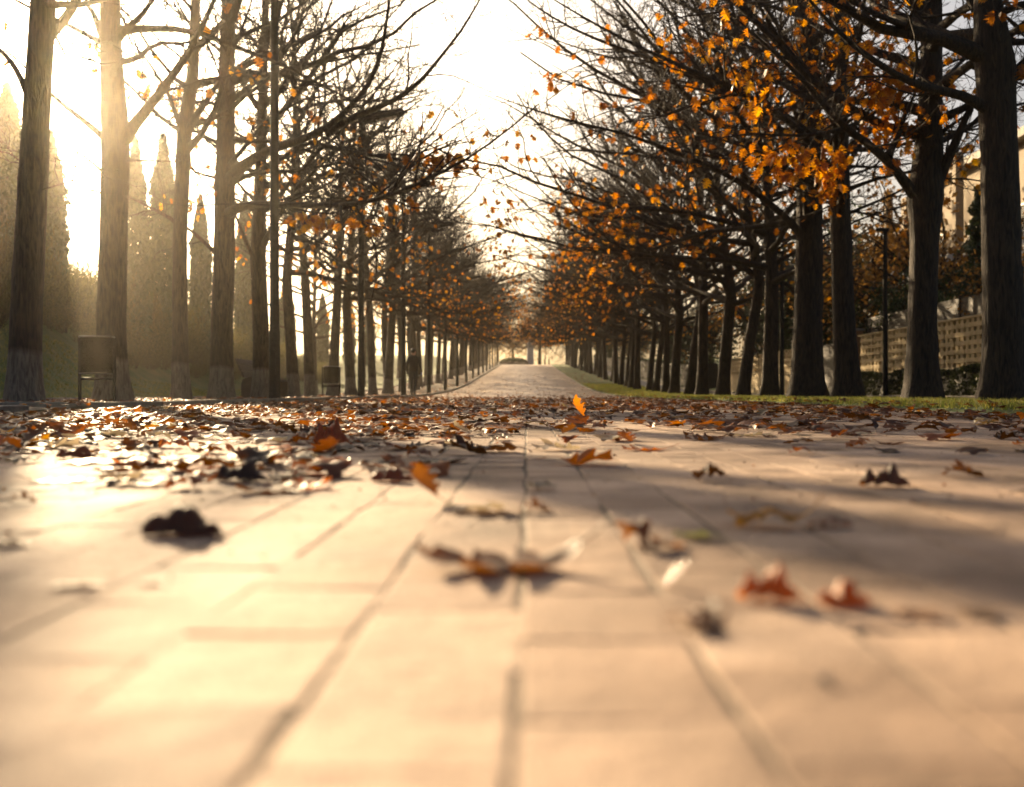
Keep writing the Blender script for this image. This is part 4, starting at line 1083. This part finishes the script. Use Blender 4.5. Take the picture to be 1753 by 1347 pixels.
def make_bin(label):
    t = empty('litter_bin', (0, 0, 0), 0, label, 'litter bin', 'litter bins under the left trees')
    rad = .225; n = 64
    # drum: perforated sheet (rows of holes left out of the wall), double sided thickness
    V_ = []; F_ = []
    rows = 30; z0, z1 = .40, .92
    for j in range(rows + 1):
        for i in range(n):
            a = 2 * math.pi * i / n; V_.append((rad * math.cos(a), rad * math.sin(a), z0 + (z1 - z0) * j / rows))
    for j in range(rows):
        for i in range(n):
            hole = 2 <= j <= rows - 3 and (j % 2 == 0) and ((i + 2 * ((j // 2) % 2)) % 4 == 0)
            if not hole: F_.append((j * n + i, j * n + (i + 1) % n, (j + 1) * n + (i + 1) % n, (j + 1) * n + i))
    F_.append(tuple(range(n - 1, -1, -1)))
    me = bpy.data.meshes.new('drum'); me.from_pydata(V_, [], F_); me.materials.append(M['metal_bin'])
    o = link('drum', me, t); md = o.modifiers.new('thick', 'SOLIDIFY'); md.thickness = .004
    r_m = MB(); r_m.tube([(.232 * math.cos(a), .232 * math.sin(a), .93) for a in np.linspace(0, 2 * math.pi, 41)], .011, 8, cap=False); r_m.build('rim', M['steel'], t, smooth=True)
    r_m = MB(); r_m.tube([(.230 * math.cos(a), .230 * math.sin(a), .405) for a in np.linspace(0, 2 * math.pi, 41)], .009, 8, cap=False); r_m.build('lower_hoop', M['steel'], t, smooth=True)
    for s in (-1, 1):
        p = MB(); p.tube([(s * .262, 0, -.02), (s * .262, 0, .895)], [.024, .024], 14); p.tube([(s * .262, 0, .0), (s * .262, 0, .012)], [.06, .06], 14)
        po = p.build('post', M['metal_dark'], t, smooth=True)
        q = MB(); q.tube([(s * .262, 0, .895), (s * .262, 0, .915)], [.030, .022], 14); q.build('cap', M['metal_dark'], po, smooth=True)
        q = MB(); q.box(min(s * .222, s * .262), max(s * .222, s * .262), -.02, .02, .84, .87); q.build('bracket', M['metal_dark'], t)
    b_ = MB(); b_.tube([(-.262, 0, .33), (.262, 0, .33)], [.02, .02], 12); b_.build('crossbar', M['metal_dark'], t, smooth=True)
    # a few leaves inside
    return t
bin0 = make_bin('near litter bin, perforated metal drum between two posts before a thick trunk')
bin0.location = ((166 - CX) / F * 14.3, 14.3, .035); bin0.rotation_euler = (0, 0, R(-6))
b2 = copy_tree(bin0); b2.location = ((567 - CX) / F * 30.6, 30.6, .04); b2.rotation_euler = (0, 0, R(8)); b2['label'] = 'far litter bin, small grey drum right of the bench'

def make_bench():
    t = empty('park_bench', (-6.42, 23.1, .03), 0, 'wooden park bench with solid end panels, seen end on behind the first lamp post', 'bench')
    mb = MB()
    for i in range(4): mb.box(.10 + i * .125, .205 + i * .125, -.9, .9, .40, .435)
    mb.build('seat', M['wood'], t, bevel=.008)
    mb = MB()
    Mx = Matrix.Translation((.10, 0, .44)) @ Matrix.Rotation(R(-24), 4, 'Y')
    for i in range(3): mb.box(-.03, .012, -.9, .9, .04 + i * .16, .18 + i * .16, Mx)
    mb.build('backrest', M['wood'], t, bevel=.008)
    for y in (-.96, .90):
        mb = MB(); mb.prism([(.03, 0), (.62, 0), (.64, .38), (.56, .46), (.42, .50), (.2, .49), (.06, .43), (.03, .30)], 'y', y, y + .06); mb.build('side_panel', M['bench_end'], t, bevel=.012)
make_bench()

# ------------------------------------------------------------------ person with a lead
def make_person():
    t = empty('person', (-4.33 + .16, 36.3, float(prof(36.3)) + .002), R(172), 'person in dark clothes walking by the third lamp post, holding a blue lead handle', 'person')
    # joints (x to the person's left when facing -y rotated), heights in metres
    J = {'pel': (0, 0, .92), 'wst': (0, .005, 1.08), 'chs': (0, .0, 1.30), 'nck': (0, -.005, 1.47), 'hd0': (0, -.02, 1.56), 'hd1': (0, -.025, 1.64), 'hd2': (0, -.01, 1.72),
         'shl': (.17, 0, 1.41), 'ell': (.23, .05, 1.13), 'wrl': (.235, -.03, .90),
         'shr': (-.17, 0, 1.41), 'elr': (-.25, .02, 1.14), 'wrr': (-.27, -.14, .95),
         'hpl': (.095, 0, .88), 'knl': (.10, -.10, .49), 'anl': (.10, -.13, .09), 'tol': (.115, -.30, .04),
         'hpr': (-.095, 0, .88), 'knr': (-.10, .06, .49), 'anr': (-.10, .26, .13), 'tor': (-.11, .14, .035)}
    rad = {'pel': .155, 'wst': .145, 'chs': .165, 'nck': .06, 'hd0': .085, 'hd1': .098, 'hd2': .07, 'shl': .075, 'ell': .052, 'wrl': .032, 'shr': .075, 'elr': .052, 'wrr': .032,
           'hpl': .095, 'knl': .068, 'anl': .045, 'tol': .035, 'hpr': .095, 'knr': .068, 'anr': .045, 'tor': .035}
    E = [('pel', 'wst'), ('wst', 'chs'), ('chs', 'nck'), ('nck', 'hd0'), ('hd0', 'hd1'), ('hd1', 'hd2'), ('chs', 'shl'), ('shl', 'ell'), ('ell', 'wrl'), ('chs', 'shr'), ('shr', 'elr'), ('elr', 'wrr'),
         ('pel', 'hpl'), ('hpl', 'knl'), ('knl', 'anl'), ('anl', 'tol'), ('pel', 'hpr'), ('hpr', 'knr'), ('knr', 'anr'), ('anr', 'tor')]
    for s, wr in ((1, 'wrl'), (-1, 'wrr')):
        w = Vector(J[wr]); pc = w + Vector((0, -.02, -.06)); J[wr + 'p'] = tuple(pc); rad[wr + 'p'] = .034; E.append((wr, wr + 'p'))
        for k in range(4):
            a = pc + Vector((0, -.028 + k * .019, -.035)); b = a + Vector((-s * .006, 0, -.035 + .004 * abs(k - 1.5))); c = b + Vector((-s * .018, 0, -.022))
            for nm, q in (('a', a), ('b', b), ('c', c)): J[f'{wr}f{k}{nm}'] = tuple(q); rad[f'{wr}f{k}{nm}'] = .009
            E += [(wr + 'p', f'{wr}f{k}a'), (f'{wr}f{k}a', f'{wr}f{k}b'), (f'{wr}f{k}b', f'{wr}f{k}c')]
        a = w + Vector((-s * .012, -.055, -.05)); b = a + Vector((-s * .012, -.012, -.035)); J[wr + 'ta'] = tuple(a); J[wr + 'tb'] = tuple(b); rad[wr + 'ta'] = .010; rad[wr + 'tb'] = .009
        E += [(wr, wr + 'ta'), (wr + 'ta', wr + 'tb')]
    names = list(J); me = bpy.data.meshes.new('body'); me.from_pydata([J[n] for n in names], [(names.index(a), names.index(b)) for a, b in E], [])
    m, nt, b, out = newmat('clothing'); L = nt.links.new
    tc = N(nt, 'ShaderNodeTexCoord'); sx = N(nt, 'ShaderNodeSeparateXYZ'); L(tc.outputs['Object'], sx.inputs[0])
    rp = ramp(nt, [(0, (.012, .011, .010)), (.05, (.02, .021, .027)), (.53, (.016, .014, .015)), (.86, (.35, .2, .14)), (1, (.35, .2, .14))], 'CONSTANT')
    mr = N(nt, 'ShaderNodeMapRange'); mr.inputs[2].default_value = 1.75; L(sx.outputs['Z'], mr.inputs[0]); L(mr.outputs[0], rp.inputs['Fac']); L(rp.outputs['Color'], b.inputs['Base Color']); b.inputs['Roughness'].default_value = .85
    me.materials.append(m)
    o = link('body', me, t)
    o.modifiers.new('skin', 'SKIN'); me.skin_vertices or None
    if not me.skin_vertices:
        bpy.context.view_layer.objects.active = o
    for i, n in enumerate(names):
        sv = me.skin_vertices[0].data[i]; sv.radius = (rad[n],) * 2; sv.use_root = (n == 'pel')
    o.modifiers.new('sub', 'SUBSURF').render_levels = 2
    hair = MB()
    import bmesh
    bm = bmesh.new(); bmesh.ops.create_uvsphere(bm, u_segments=20, v_segments=12, radius=.104)
    bmesh.ops.delete(bm, geom=[v for v in bm.verts if v.co.z < -.02 and v.co.y < .03], context='VERTS')
    hm = bpy.data.meshes.new('hair'); bm.to_mesh(hm); bm.free()
    for p in hm.polygons: p.use_smooth = True
    hm.materials.append(noisy('hair_dark', (.012, .008, .006), (.03, .02, .014), 30, .6, .2)); link('hair', hm, t, (0, .0, 1.665), (R(8), 0, 0), (.95, 1.05, .95))
    # lead: handle in the right hand and its line
    base = Matrix.Translation(t.location) @ Matrix.Rotation(R(172), 4, 'Z')
    hp = base @ Vector((-.27, -.17, .845))
    l = empty('dog_lead', hp, 0, 'blue dog lead handle with a thin line, in the hand of the walking person', 'dog lead')
    mb = MB(); mb.tube([(.0, .055 * math.cos(a), .045 * math.sin(a)) for a in np.linspace(0, 2 * math.pi, 25)], .014, 8, cap=False); mb.build('handle', noisy('lead_blue', (.08, .12, .42), (.14, .2, .55), 10, .4, 0), l, smooth=True)
    mb = MB(); mb.tube([(0, 0, -.05), (-.25, -.05, -.12), (-.55, -.1, -.16), (-.95, .1, -.2)], .006, 5); mb.build('line', noisy('lead_line', (.2, .3, .32), (.3, .4, .42), 5, .6, 0), l)
make_person()

# ------------------------------------------------------------------ right side: hedge, wall, fence, houses, garden
def box_foliage(x0, x1, y0, y1, h, n, seed, mat, szs=(.03, .06)):
    r = np.random.default_rng(seed)
    y = r.uniform(y0, y1, n); face = r.uniform(0, 1, n)
    x = np.where(face < .55, x0 + r.exponential(.04, n), r.uniform(x0, x1, n)); z = np.where(face < .55, r.uniform(0, h, n), h - r.exponential(.04, n))
    x = x + .05 * np.sin(y * 2.1) + .04 * np.sin(z * 7 + y * 5); z = np.clip(z + .05 * np.sin(y * 1.7), 0.0, None) + prof(y)
    return foliage_mesh('foliage', np.stack([x, y, z], 1), np.array([-.5, 0, .3]), r.uniform(*szs, n), mat, r)
def hedge(x0, x1, y0, y1, h, label, seed, n):
    t = empty('hedge', (0, 0, 0), 0, label, 'hedge')
    link('foliage', box_foliage(x0, x1, y0, y1, h, n, seed, M['hedge']), t)
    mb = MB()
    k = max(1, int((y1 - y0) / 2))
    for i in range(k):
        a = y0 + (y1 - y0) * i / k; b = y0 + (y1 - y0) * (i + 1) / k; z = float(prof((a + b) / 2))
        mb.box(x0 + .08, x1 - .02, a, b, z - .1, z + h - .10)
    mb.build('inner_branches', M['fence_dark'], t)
hedge(8.86, 9.36, 12, 27.5, .68, 'clipped dark hedge at the foot of the pale block wall', 51, 15000)

def block_wall(x, y0, y1, z0, courses, label, ch=.19):
    t = empty('block_wall', (x, y0, 0), 0, label, 'wall')
    L_ = y1 - y0; top = z0 + courses * ch
    zb = float(prof((y0 + y1) / 2))
    mb = MB(); mb.box(.02, .24, 0, L_, -.2, z0 + zb); mb.build('plinth', M['block'], t, bevel=.01)
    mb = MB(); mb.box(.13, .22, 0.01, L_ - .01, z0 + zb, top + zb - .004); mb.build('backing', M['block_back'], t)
    mb = MB(); n = int(L_ / .52)
    for c in range(courses):
        za = z0 + zb + c * ch; sh = (c % 2) * .0
        for i in range(n):
            a = i * .52 + sh + random.uniform(-.004, .004); ins = random.uniform(-.008, .008)
            mb.box(.02 + ins, .13, a, a + .505, za + .002, za + ch * .56)
            mb.box(.035 + ins, .13, a + .10, a + .245, za + ch * .56, za + ch - .002)
            mb.box(.035 + ins, .13, a + .34, a + .485, za + ch * .56, za + ch - .002)
    mb.build('blocks', M['block'], t, bevel=.006)
    mb = MB(); mb.box(0, .26, -.02, L_ + .02, top + zb, top + zb + .05); mb.build('coping', M['block'], t, bevel=.008)
    return t
block_wall(9.45, 13.2, 28.4, .62, 6, 'long pale block wall with rows of small openings behind the clipped hedge')
block_wall(9.45, 35.5, 47, .85, 4, 'farther pale block wall with small openings and a plain base, between dark trunks')
def panel_fence(x, y0, y1, z0, h, label):
    t = empty('panel_fence', (x, y0, 0), 0, label, 'fence')
    n = int(round((y1 - y0) / 1.55))
    for i in range(n + 1):
        p = MB(); p.box(-.035, .035, i * 1.55 - .03, i * 1.55 + .03, .3, z0 + h + .05); p.build('post', M['metal_dark'], t, bevel=.004)
        if i < n:
            p = MB()
            for k in range(6): p.box(-.012, .012, i * 1.55 + .035, (i + 1) * 1.55 - .035, z0 + k * h / 6 + .006, z0 + (k + 1) * h / 6)
            p.build('panel', M['fence_dark'], t)
panel_fence(9.86, 13.3, 28.8, 1.60, .72, 'dark panel fence with grey posts standing above the block wall')
# gate between the two walls
def gate():
    t = empty('garden_gate', (9.5, 28.75, 0), 0, 'brown boarded gate between the two stretches of block wall', 'gate')
    for y in (.15, 6.3):
        p = MB(); p.box(-.1, .2, y - .2, y + .2, -.1, 1.95); pp = p.build('pillar', M['render_ochre'], t, bevel=.01)
        p = MB(); p.box(-.14, .24, y - .24, y + .24, 1.95, 2.02); p.build('cap', M['concrete'], pp, bevel=.01)
    for k in range(2):
        p = MB()
        for i in range(16): p.box(.02, .06, .42 + k * 2.85 + i * .174, .42 + k * 2.85 + i * .174 + .165, .08, 1.7)
        lf = p.build('gate_leaf', M['wood'], t, bevel=.004)
        p = MB(); p.box(.0, .018, .45 + k * 2.85, 3.15 + k * 2.85, .35, .45); p.box(.0, .018, .45 + k * 2.85, 3.15 + k * 2.85, 1.3, 1.4); p.build('rail', M['wood'], lf)
gate()

def window(parent, wall_x, yc, zc, w, h, shutter=False):
    f = MB(); 
    f.box(wall_x - .05, wall_x + .02, yc - w / 2 - .06, yc - w / 2, zc - h / 2, zc + h / 2); f.box(wall_x - .05, wall_x + .02, yc + w / 2, yc + w / 2 + .06, zc - h / 2, zc + h / 2)
    f.box(wall_x - .05, wall_x + .02, yc - w / 2 - .06, yc + w / 2 + .06, zc + h / 2, zc + h / 2 + .06); f.box(wall_x - .05, wall_x + .02, yc - .025, yc + .025, zc - h / 2, zc + h / 2)
    fo = f.build('window', M['frame_white'], parent)
    g = MB(); g.box(wall_x - .02, wall_x + .012, yc - w / 2, yc - .025, zc - h / 2, zc + h / 2); g.box(wall_x - .02, wall_x + .012, yc + .025, yc + w / 2, zc - h / 2, zc + h / 2); g.build('pane', M['window_dark'], fo)
    s = MB(); s.box(wall_x - .12, wall_x + .02, yc - w / 2 - .1, yc + w / 2 + .1, zc - h / 2 - .07, zc - h / 2 - .003); s.build('sill', M['concrete'], fo)
def house(x, y0, y1, depth, h, wall_m, label, roof='flat', balcony=False, parapet_m=None):
    zb = float(terrain(x, y0)) - .3
    t = empty('house', (x, y0, zb), 0, label, 'house'); L_ = y1 - y0
    mb = MB(); mb.box(0, depth, 0, L_, 0, h); mb.build('wall', wall_m, t)
    if roof == 'gable':
        mb = MB(); mb.prism([(-.5, h + .003), (depth + .5, h + .003), (depth / 2, h + depth * .28)], 'y', -.5, L_ + .5); r_ = mb.build('roof', M['roof_tile'], t)
        c = MB(); c.box(depth * .3, depth * .3 + .6, L_ * .5, L_ * .5 + .6, h + .5, h + depth * .28 + .6); c.build('chimney', M['render_cream'], r_)
    else:
        mb = MB(); mb.box(-.35, depth + .35, -.35, L_ + .35, h + .003, h + .26); mb.build('roof', M['concrete'], t)
    for fl in range(int(h // 2.9)):
        z = 1.75 + fl * 2.9; n = int(L_ // 3)
        for i in range(n): window(t, 0, (i + .5) * L_ / n, z, 1.2, 1.3)
        # end facade windows facing the lens side
    if balcony:
        mb = MB(); mb.box(-1.5, -.003, .4, L_ - .4, 3.05, 3.22); bs = mb.build('balcony', M['concrete'], t)
        mb = MB(); mb.box(-1.5, -1.38, .4, L_ - .4, 3.223, 4.15); mb.box(-1.377, -.003, .4, .52, 3.223, 4.15); mb.build('parapet', parapet_m, bs)
        for yy in (.5, L_ * .5, L_ - .6):
            p = MB(); p.box(-1.45, -1.2, yy, yy + .25, 0, 3.047); p.build('pillar', wall_m, t)
            p = MB(); p.box(-1.45, -1.2, yy, yy + .25, 4.153, h); p.build('pillar', wall_m, t)
    return t
house(14.6, 24.0, 37, 9, 7.2, M['render_cream'], 'cream two storey house with a shade tinted blue grey balcony behind the right trees', balcony=True, parapet_m=M['render_shade_tint'])
house(15.4, 42, 53, 9, 5.9, M['render_ochre'], 'ochre house with a tiled roof farther along behind the right trees', roof='gable')
house(16, 62, 74, 9, 5.9, M['render_cream'], 'cream house with a tiled roof, farthest along behind the right trees', roof='gable')

# conifer, spiky plant, garden trees and bushes
def conifer():
    r = np.random.default_rng(61); n = 5200
    z = r.uniform(0, 1, n) ** .8; lay = np.abs(((z * 9) % 1) - .5) * 2; az = r.uniform(0, 6.28, n)
    q = 1.35 * (1 - z * .93) * (.35 + .65 * lay) * np.sqrt(r.uniform(.1, 1, n)) * (1 + .2 * np.sin(az * 5 + z * 30))
    pos = np.stack([q * np.cos(az), q * np.sin(az), .5 + z * 4.6 - q * .25], 1)
    x, y = 11.9, 26.2
    t = empty('conifer', (x, y, float(terrain(x, y)) - .05), 0, 'dark green conifer in the garden before the cream house', 'tree')
    link('crown', foliage_mesh('crown', pos, np.array([0, 0, -.3]), r.uniform(.03, .07, n), M['evergreen'], r, 3.0), t)
    mb = MB(); mb.tube([(0, 0, -.1), (0, 0, 2), (0, 0, 5)], [.12, .08, .01], 10); mb.build('trunk', BR, t, smooth=True)
conifer()
def spiky():
    r = np.random.default_rng(62); n = 60
    az = r.uniform(0, 6.28, n); el = r.uniform(.25, 1.45, n)
    d = np.stack([np.cos(az) * np.cos(el), np.sin(az) * np.cos(el), np.sin(el)], 1)
    p = grow(np.zeros((n, 3)), d, r.uniform(.7, 1.15, n), 6, r, .03, -.05)
    w = np.array([.018, .026, .026, .022, .016, .01, .002]); sd = unit(np.cross(d, np.array([0, 0, 1.0])))
    v = np.stack([p - sd[:, None] * w[None, :, None], p + sd[:, None] * w[None, :, None]], 2)
    idx = np.arange(n * 14).reshape(n, 7, 2); f = np.stack([idx[:, :-1, 0], idx[:, :-1, 1], idx[:, 1:, 1], idx[:, 1:, 0]], -1).reshape(-1, 4)
    x, y = 10.6, 25.2
    t = empty('yucca_plant', (x, y, float(terrain(x, y)) - .02), 0, 'spiky leaved plant rising over the panel fence', 'plant')
    me = mesh_np('spiky_leaves', v.reshape(-1, 3), [f], M['evergreen']); set_tone(me, np.full(len(f), .5)); link('foliage', me, t, (0, 0, 1.35))
    mb = MB(); mb.tube([(0, 0, -.1), (.02, 0, .7), (0, .02, 1.4)], [.08, .07, .06], 10); mb.build('trunk', BR, t, smooth=True)
spiky()
def round_tree_meshes(seed, R_, h0, mat, n):
    r = np.random.default_rng(seed)
    nb = 46
    st = grow(np.tile([0, 0, h0], (nb, 1)), unit(r.normal(0, 1, (nb, 3)) + [0, 0, .7]), R_ * r.uniform(.8, 1.7, nb), 6, r, .14, .03)
    tr = np.array([[[0, 0, -.1], [.02, 0, h0 * .5], [0, 0, h0 + .2]]])
    tv, tf = tubes(tr, np.array([[.16, .13, .11]]), 10); v2, f2 = tubes(st, np.broadcast_to((.05 * (1 - .85 * np.linspace(0, 1, 7)))[None], (nb, 7)), 4)
    tm = mesh_np('trunk', np.concatenate([tv, v2]), [np.concatenate([tf, f2 + len(tv)])], BR)
    par = r.integers(0, nb, n); t = r.uniform(.35, 1, n); p, _ = children(st, t, par)
    p = p + r.normal(0, .22 * R_ / 2, (n, 3))
    return tm, foliage_mesh('crown', p, np.array([0, 0, .4]), r.uniform(.05, .11, n), mat, r)
gt = [round_tree_meshes(71, 1.7, 1.9, M['evergreen'], 3800), round_tree_meshes(72, 1.9, 2.1, M['autumn'], 3000), round_tree_meshes(73, 1.5, 1.5, M['hedge'], 3800)]
def garden_tree(x, y, s, k, label, group, sz=1):
    t = empty('garden_tree', (x, y, float(terrain(x, y)) - .05), random.uniform(0, 6), label, 'tree', group); t.scale = (s, s, s * sz)
    link('trunk', gt[k][0], t); link('crown', gt[k][1], t)
garden_tree(10.9, 27.6, .75, 0, 'bushy dark green garden tree over the near block wall, left of the second dark trunk', 'garden trees')
garden_tree(11.4, 30.2, .9, 2, 'dark bushy garden tree beside the boarded gate', 'garden trees')
garden_tree(11.9, 29.4, 1.3, 1, 'orange leaved garden tree behind the fence near the spiky plant', 'garden trees')
garden_tree(11.2, 22.5, .7, 1, 'small orange leaved garden tree over the fence at the right edge', 'garden trees')
garden_tree(12.6, 39.5, 1.75, 2, 'tall dark garden tree hiding the ochre house, seen between right trunks', 'garden trees')
garden_tree(11.9, 33.8, 1.35, 1, 'rust brown garden tree behind the boarded gate', 'garden trees')
garden_tree(13.2, 45.5, 1.8, 0, 'tall green garden tree beside the ochre house roof', 'garden trees')
garden_tree(11.0, 36.5, 1.0, 0, 'dark green garden tree behind the farther block wall', 'garden trees')
for i in range(15):
    y = 41 + i * 7.0; garden_tree(11.4 + random.uniform(-.6, 1.6), y, random.uniform(1.0, 1.4), [0, 2, 1][i % 3] if i % 5 else 2, ['dark green', 'rust brown', 'blackish green'][[0, 2, 1][i % 3] if i % 5 else 2] + ' garden tree filling the gaps behind the far right trunks', ['green', 'rust', 'dark'][[0, 2, 1][i % 3] if i % 5 else 2] + ' garden trees behind the right row')
hedge(9.2, 10.0, 52, 140, 1.5, 'long tall dark hedge far along behind the right row of trees', 52, 16000)

# ------------------------------------------------------------------ far end of the path
zc = lambda y: float(prof(y))
def far_end():
    t = empty('planter', (-2.2, 158, zc(158)), 0, 'low round dark planter bed at the far end of the path', 'planter')
    mb = MB(); mb.tube([(0, 0, -.3), (0, 0, .35)], [2.45, 2.45], 40); mb.build('kerb_ring', M['kerb'], t, smooth=True)
    r = np.random.default_rng(81); n = 3000; az = r.uniform(0, 6.28, n); q = 2.3 * np.sqrt(r.uniform(0, 1, n))
    link('foliage', foliage_mesh('foliage', np.stack([q * np.cos(az), q * np.sin(az), .35 + .75 * (1 - (q / 2.4) ** 4) * r.uniform(.3, 1, n)], 1), np.array([0, 0, .6]), r.uniform(.06, .14, n), M['hedge'], r), t)
    t = empty('stone_pillar', (.45, 160, zc(160)), R(10), 'pale stone pillar at the far end of the path', 'pillar')
    mb = MB(); mb.prism([(-.55, -.2), (.55, -.2), (.42, 3.4), (-.42, 3.4)], 'y', -.4, .4); mb.build('shaft', M['stone_pale'], t, bevel=.03)
    mb = MB(); mb.box(-.5, .5, -.48, .48, 3.403, 3.6); mb.build('cap', M['stone_pale'], t, bevel=.02)
    for i, (x, y) in enumerate([(2.6, 150), (3.25, 152), (3.4, 156)]):
        mb = MB(); mb.tube([(0, 0, -.1), (0, 0, .8), (0, 0, .86)], [.07, .07, .04], 14)
        o = mb.build('bollard', M['metal_dark'], None, smooth=True, loc=(x, y, zc(y))); tag(o, 'tiny dark bollard where the path meets the far bright opening', 'bollard', 'bollards at the far end')
    for i, (x, y, s, k, sz) in enumerate([(-5.2, 172, 1.9, 1, 1.1), (-2.6, 176, 1.7, 1, 1.1), (.4, 170, 1.6, 1, 1.2), (2.1, 168, 1.9, 1, 1.5), (-8, 180, 2.2, 1, 1.2), (10.5, 176, 2.2, 0, 1.1)]):
        lab = ['hazy rounded tree over the far planter', 'hazy rounded tree just left of the stone pillar', 'hazy tree behind the stone pillar', 'hazy tree right of the stone pillar, left of the bright opening',
               'hazy tree at the far left end of the avenue', 'hazy tree at the far right end of the avenue'][i]
        t = empty('round_tree', (x, y, zc(y) - .05), i, lab, 'tree', 'trees beyond the far end'); t.scale = (s, s, s * sz)
        link('trunk', gt[k][0], t); link('crown', gt[k][1], t)
far_end()

# ------------------------------------------------------------------ air, light, camera
hz = MB(); hz.box(-262, 262, -42, 640, -14, 24)
hm = bpy.data.materials.new('haze'); hm.use_nodes = True; nt = hm.node_tree; nt.nodes.clear()
out = nt.nodes.new('ShaderNodeOutputMaterial'); vol = nt.nodes.new('ShaderNodeVolumePrincipled')
vol.inputs['Color'].default_value = (1.0, .90, .74, 1); vol.inputs['Density'].default_value = .0005; vol.inputs['Anisotropy'].default_value = .90
nt.links.new(vol.outputs[0], out.inputs['Volume'])
ho = hz.build('haze', hm); tag(ho, 'thin golden morning haze filling the avenue', 'haze', None, 'stuff')

w = bpy.data.worlds.new('World'); scene.world = w; w.use_nodes = True
nt = w.node_tree; bg = nt.nodes['Background']
sky = nt.nodes.new('ShaderNodeTexSky'); sky.sky_type = 'NISHITA'; sky.sun_disc = False
sky.sun_elevation = SUN_EL; sky.sun_rotation = SUN_AZ      # rotation 0 looks along +Y
sky.air_density = .8; sky.dust_density = 7.0; sky.ozone_density = .3
nt.links.new(sky.outputs[0], bg.inputs[0]); bg.inputs[1].default_value = .05
sd = bpy.data.lights.new('sun', 'SUN'); sd.energy = 5.0; sd.angle = R(.53); sd.color = (1, .75, .45)
so = bpy.data.objects.new('sun', sd); col.objects.link(so)
so.rotation_euler = (-SDIR).to_track_quat('-Z', 'Y').to_euler()

cd = bpy.data.cameras.new('camera'); co_ = bpy.data.objects.new('camera', cd); col.objects.link(co_)
co_.location = (0, 0, HC); co_.rotation_euler = (R(90), 0, 0)
cd.sensor_width = 36; cd.lens = 36 * F / 1753
cd.shift_x = -(CX - 876.5) / 1753; cd.shift_y = (CY - 673.5) / 1753
cd.clip_start = .02; cd.clip_end = 3000
cd.dof.use_dof = True; cd.dof.focus_distance = 6.0; cd.dof.aperture_fstop = 2.5; cd.dof.aperture_blades = 8
scene.camera = co_

scene.view_settings.view_transform = 'Standard'; scene.view_settings.look = 'None'; scene.view_settings.exposure = 1.7; scene.view_settings.gamma = 1
c = scene.cycles
c.use_denoising = True
c.max_bounces = 6; c.diffuse_bounces = 3; c.glossy_bounces = 3; c.transmission_bounces = 4; c.transparent_max_bounces = 6; c.volume_bounces = 1
c.sample_clamp_indirect = 8
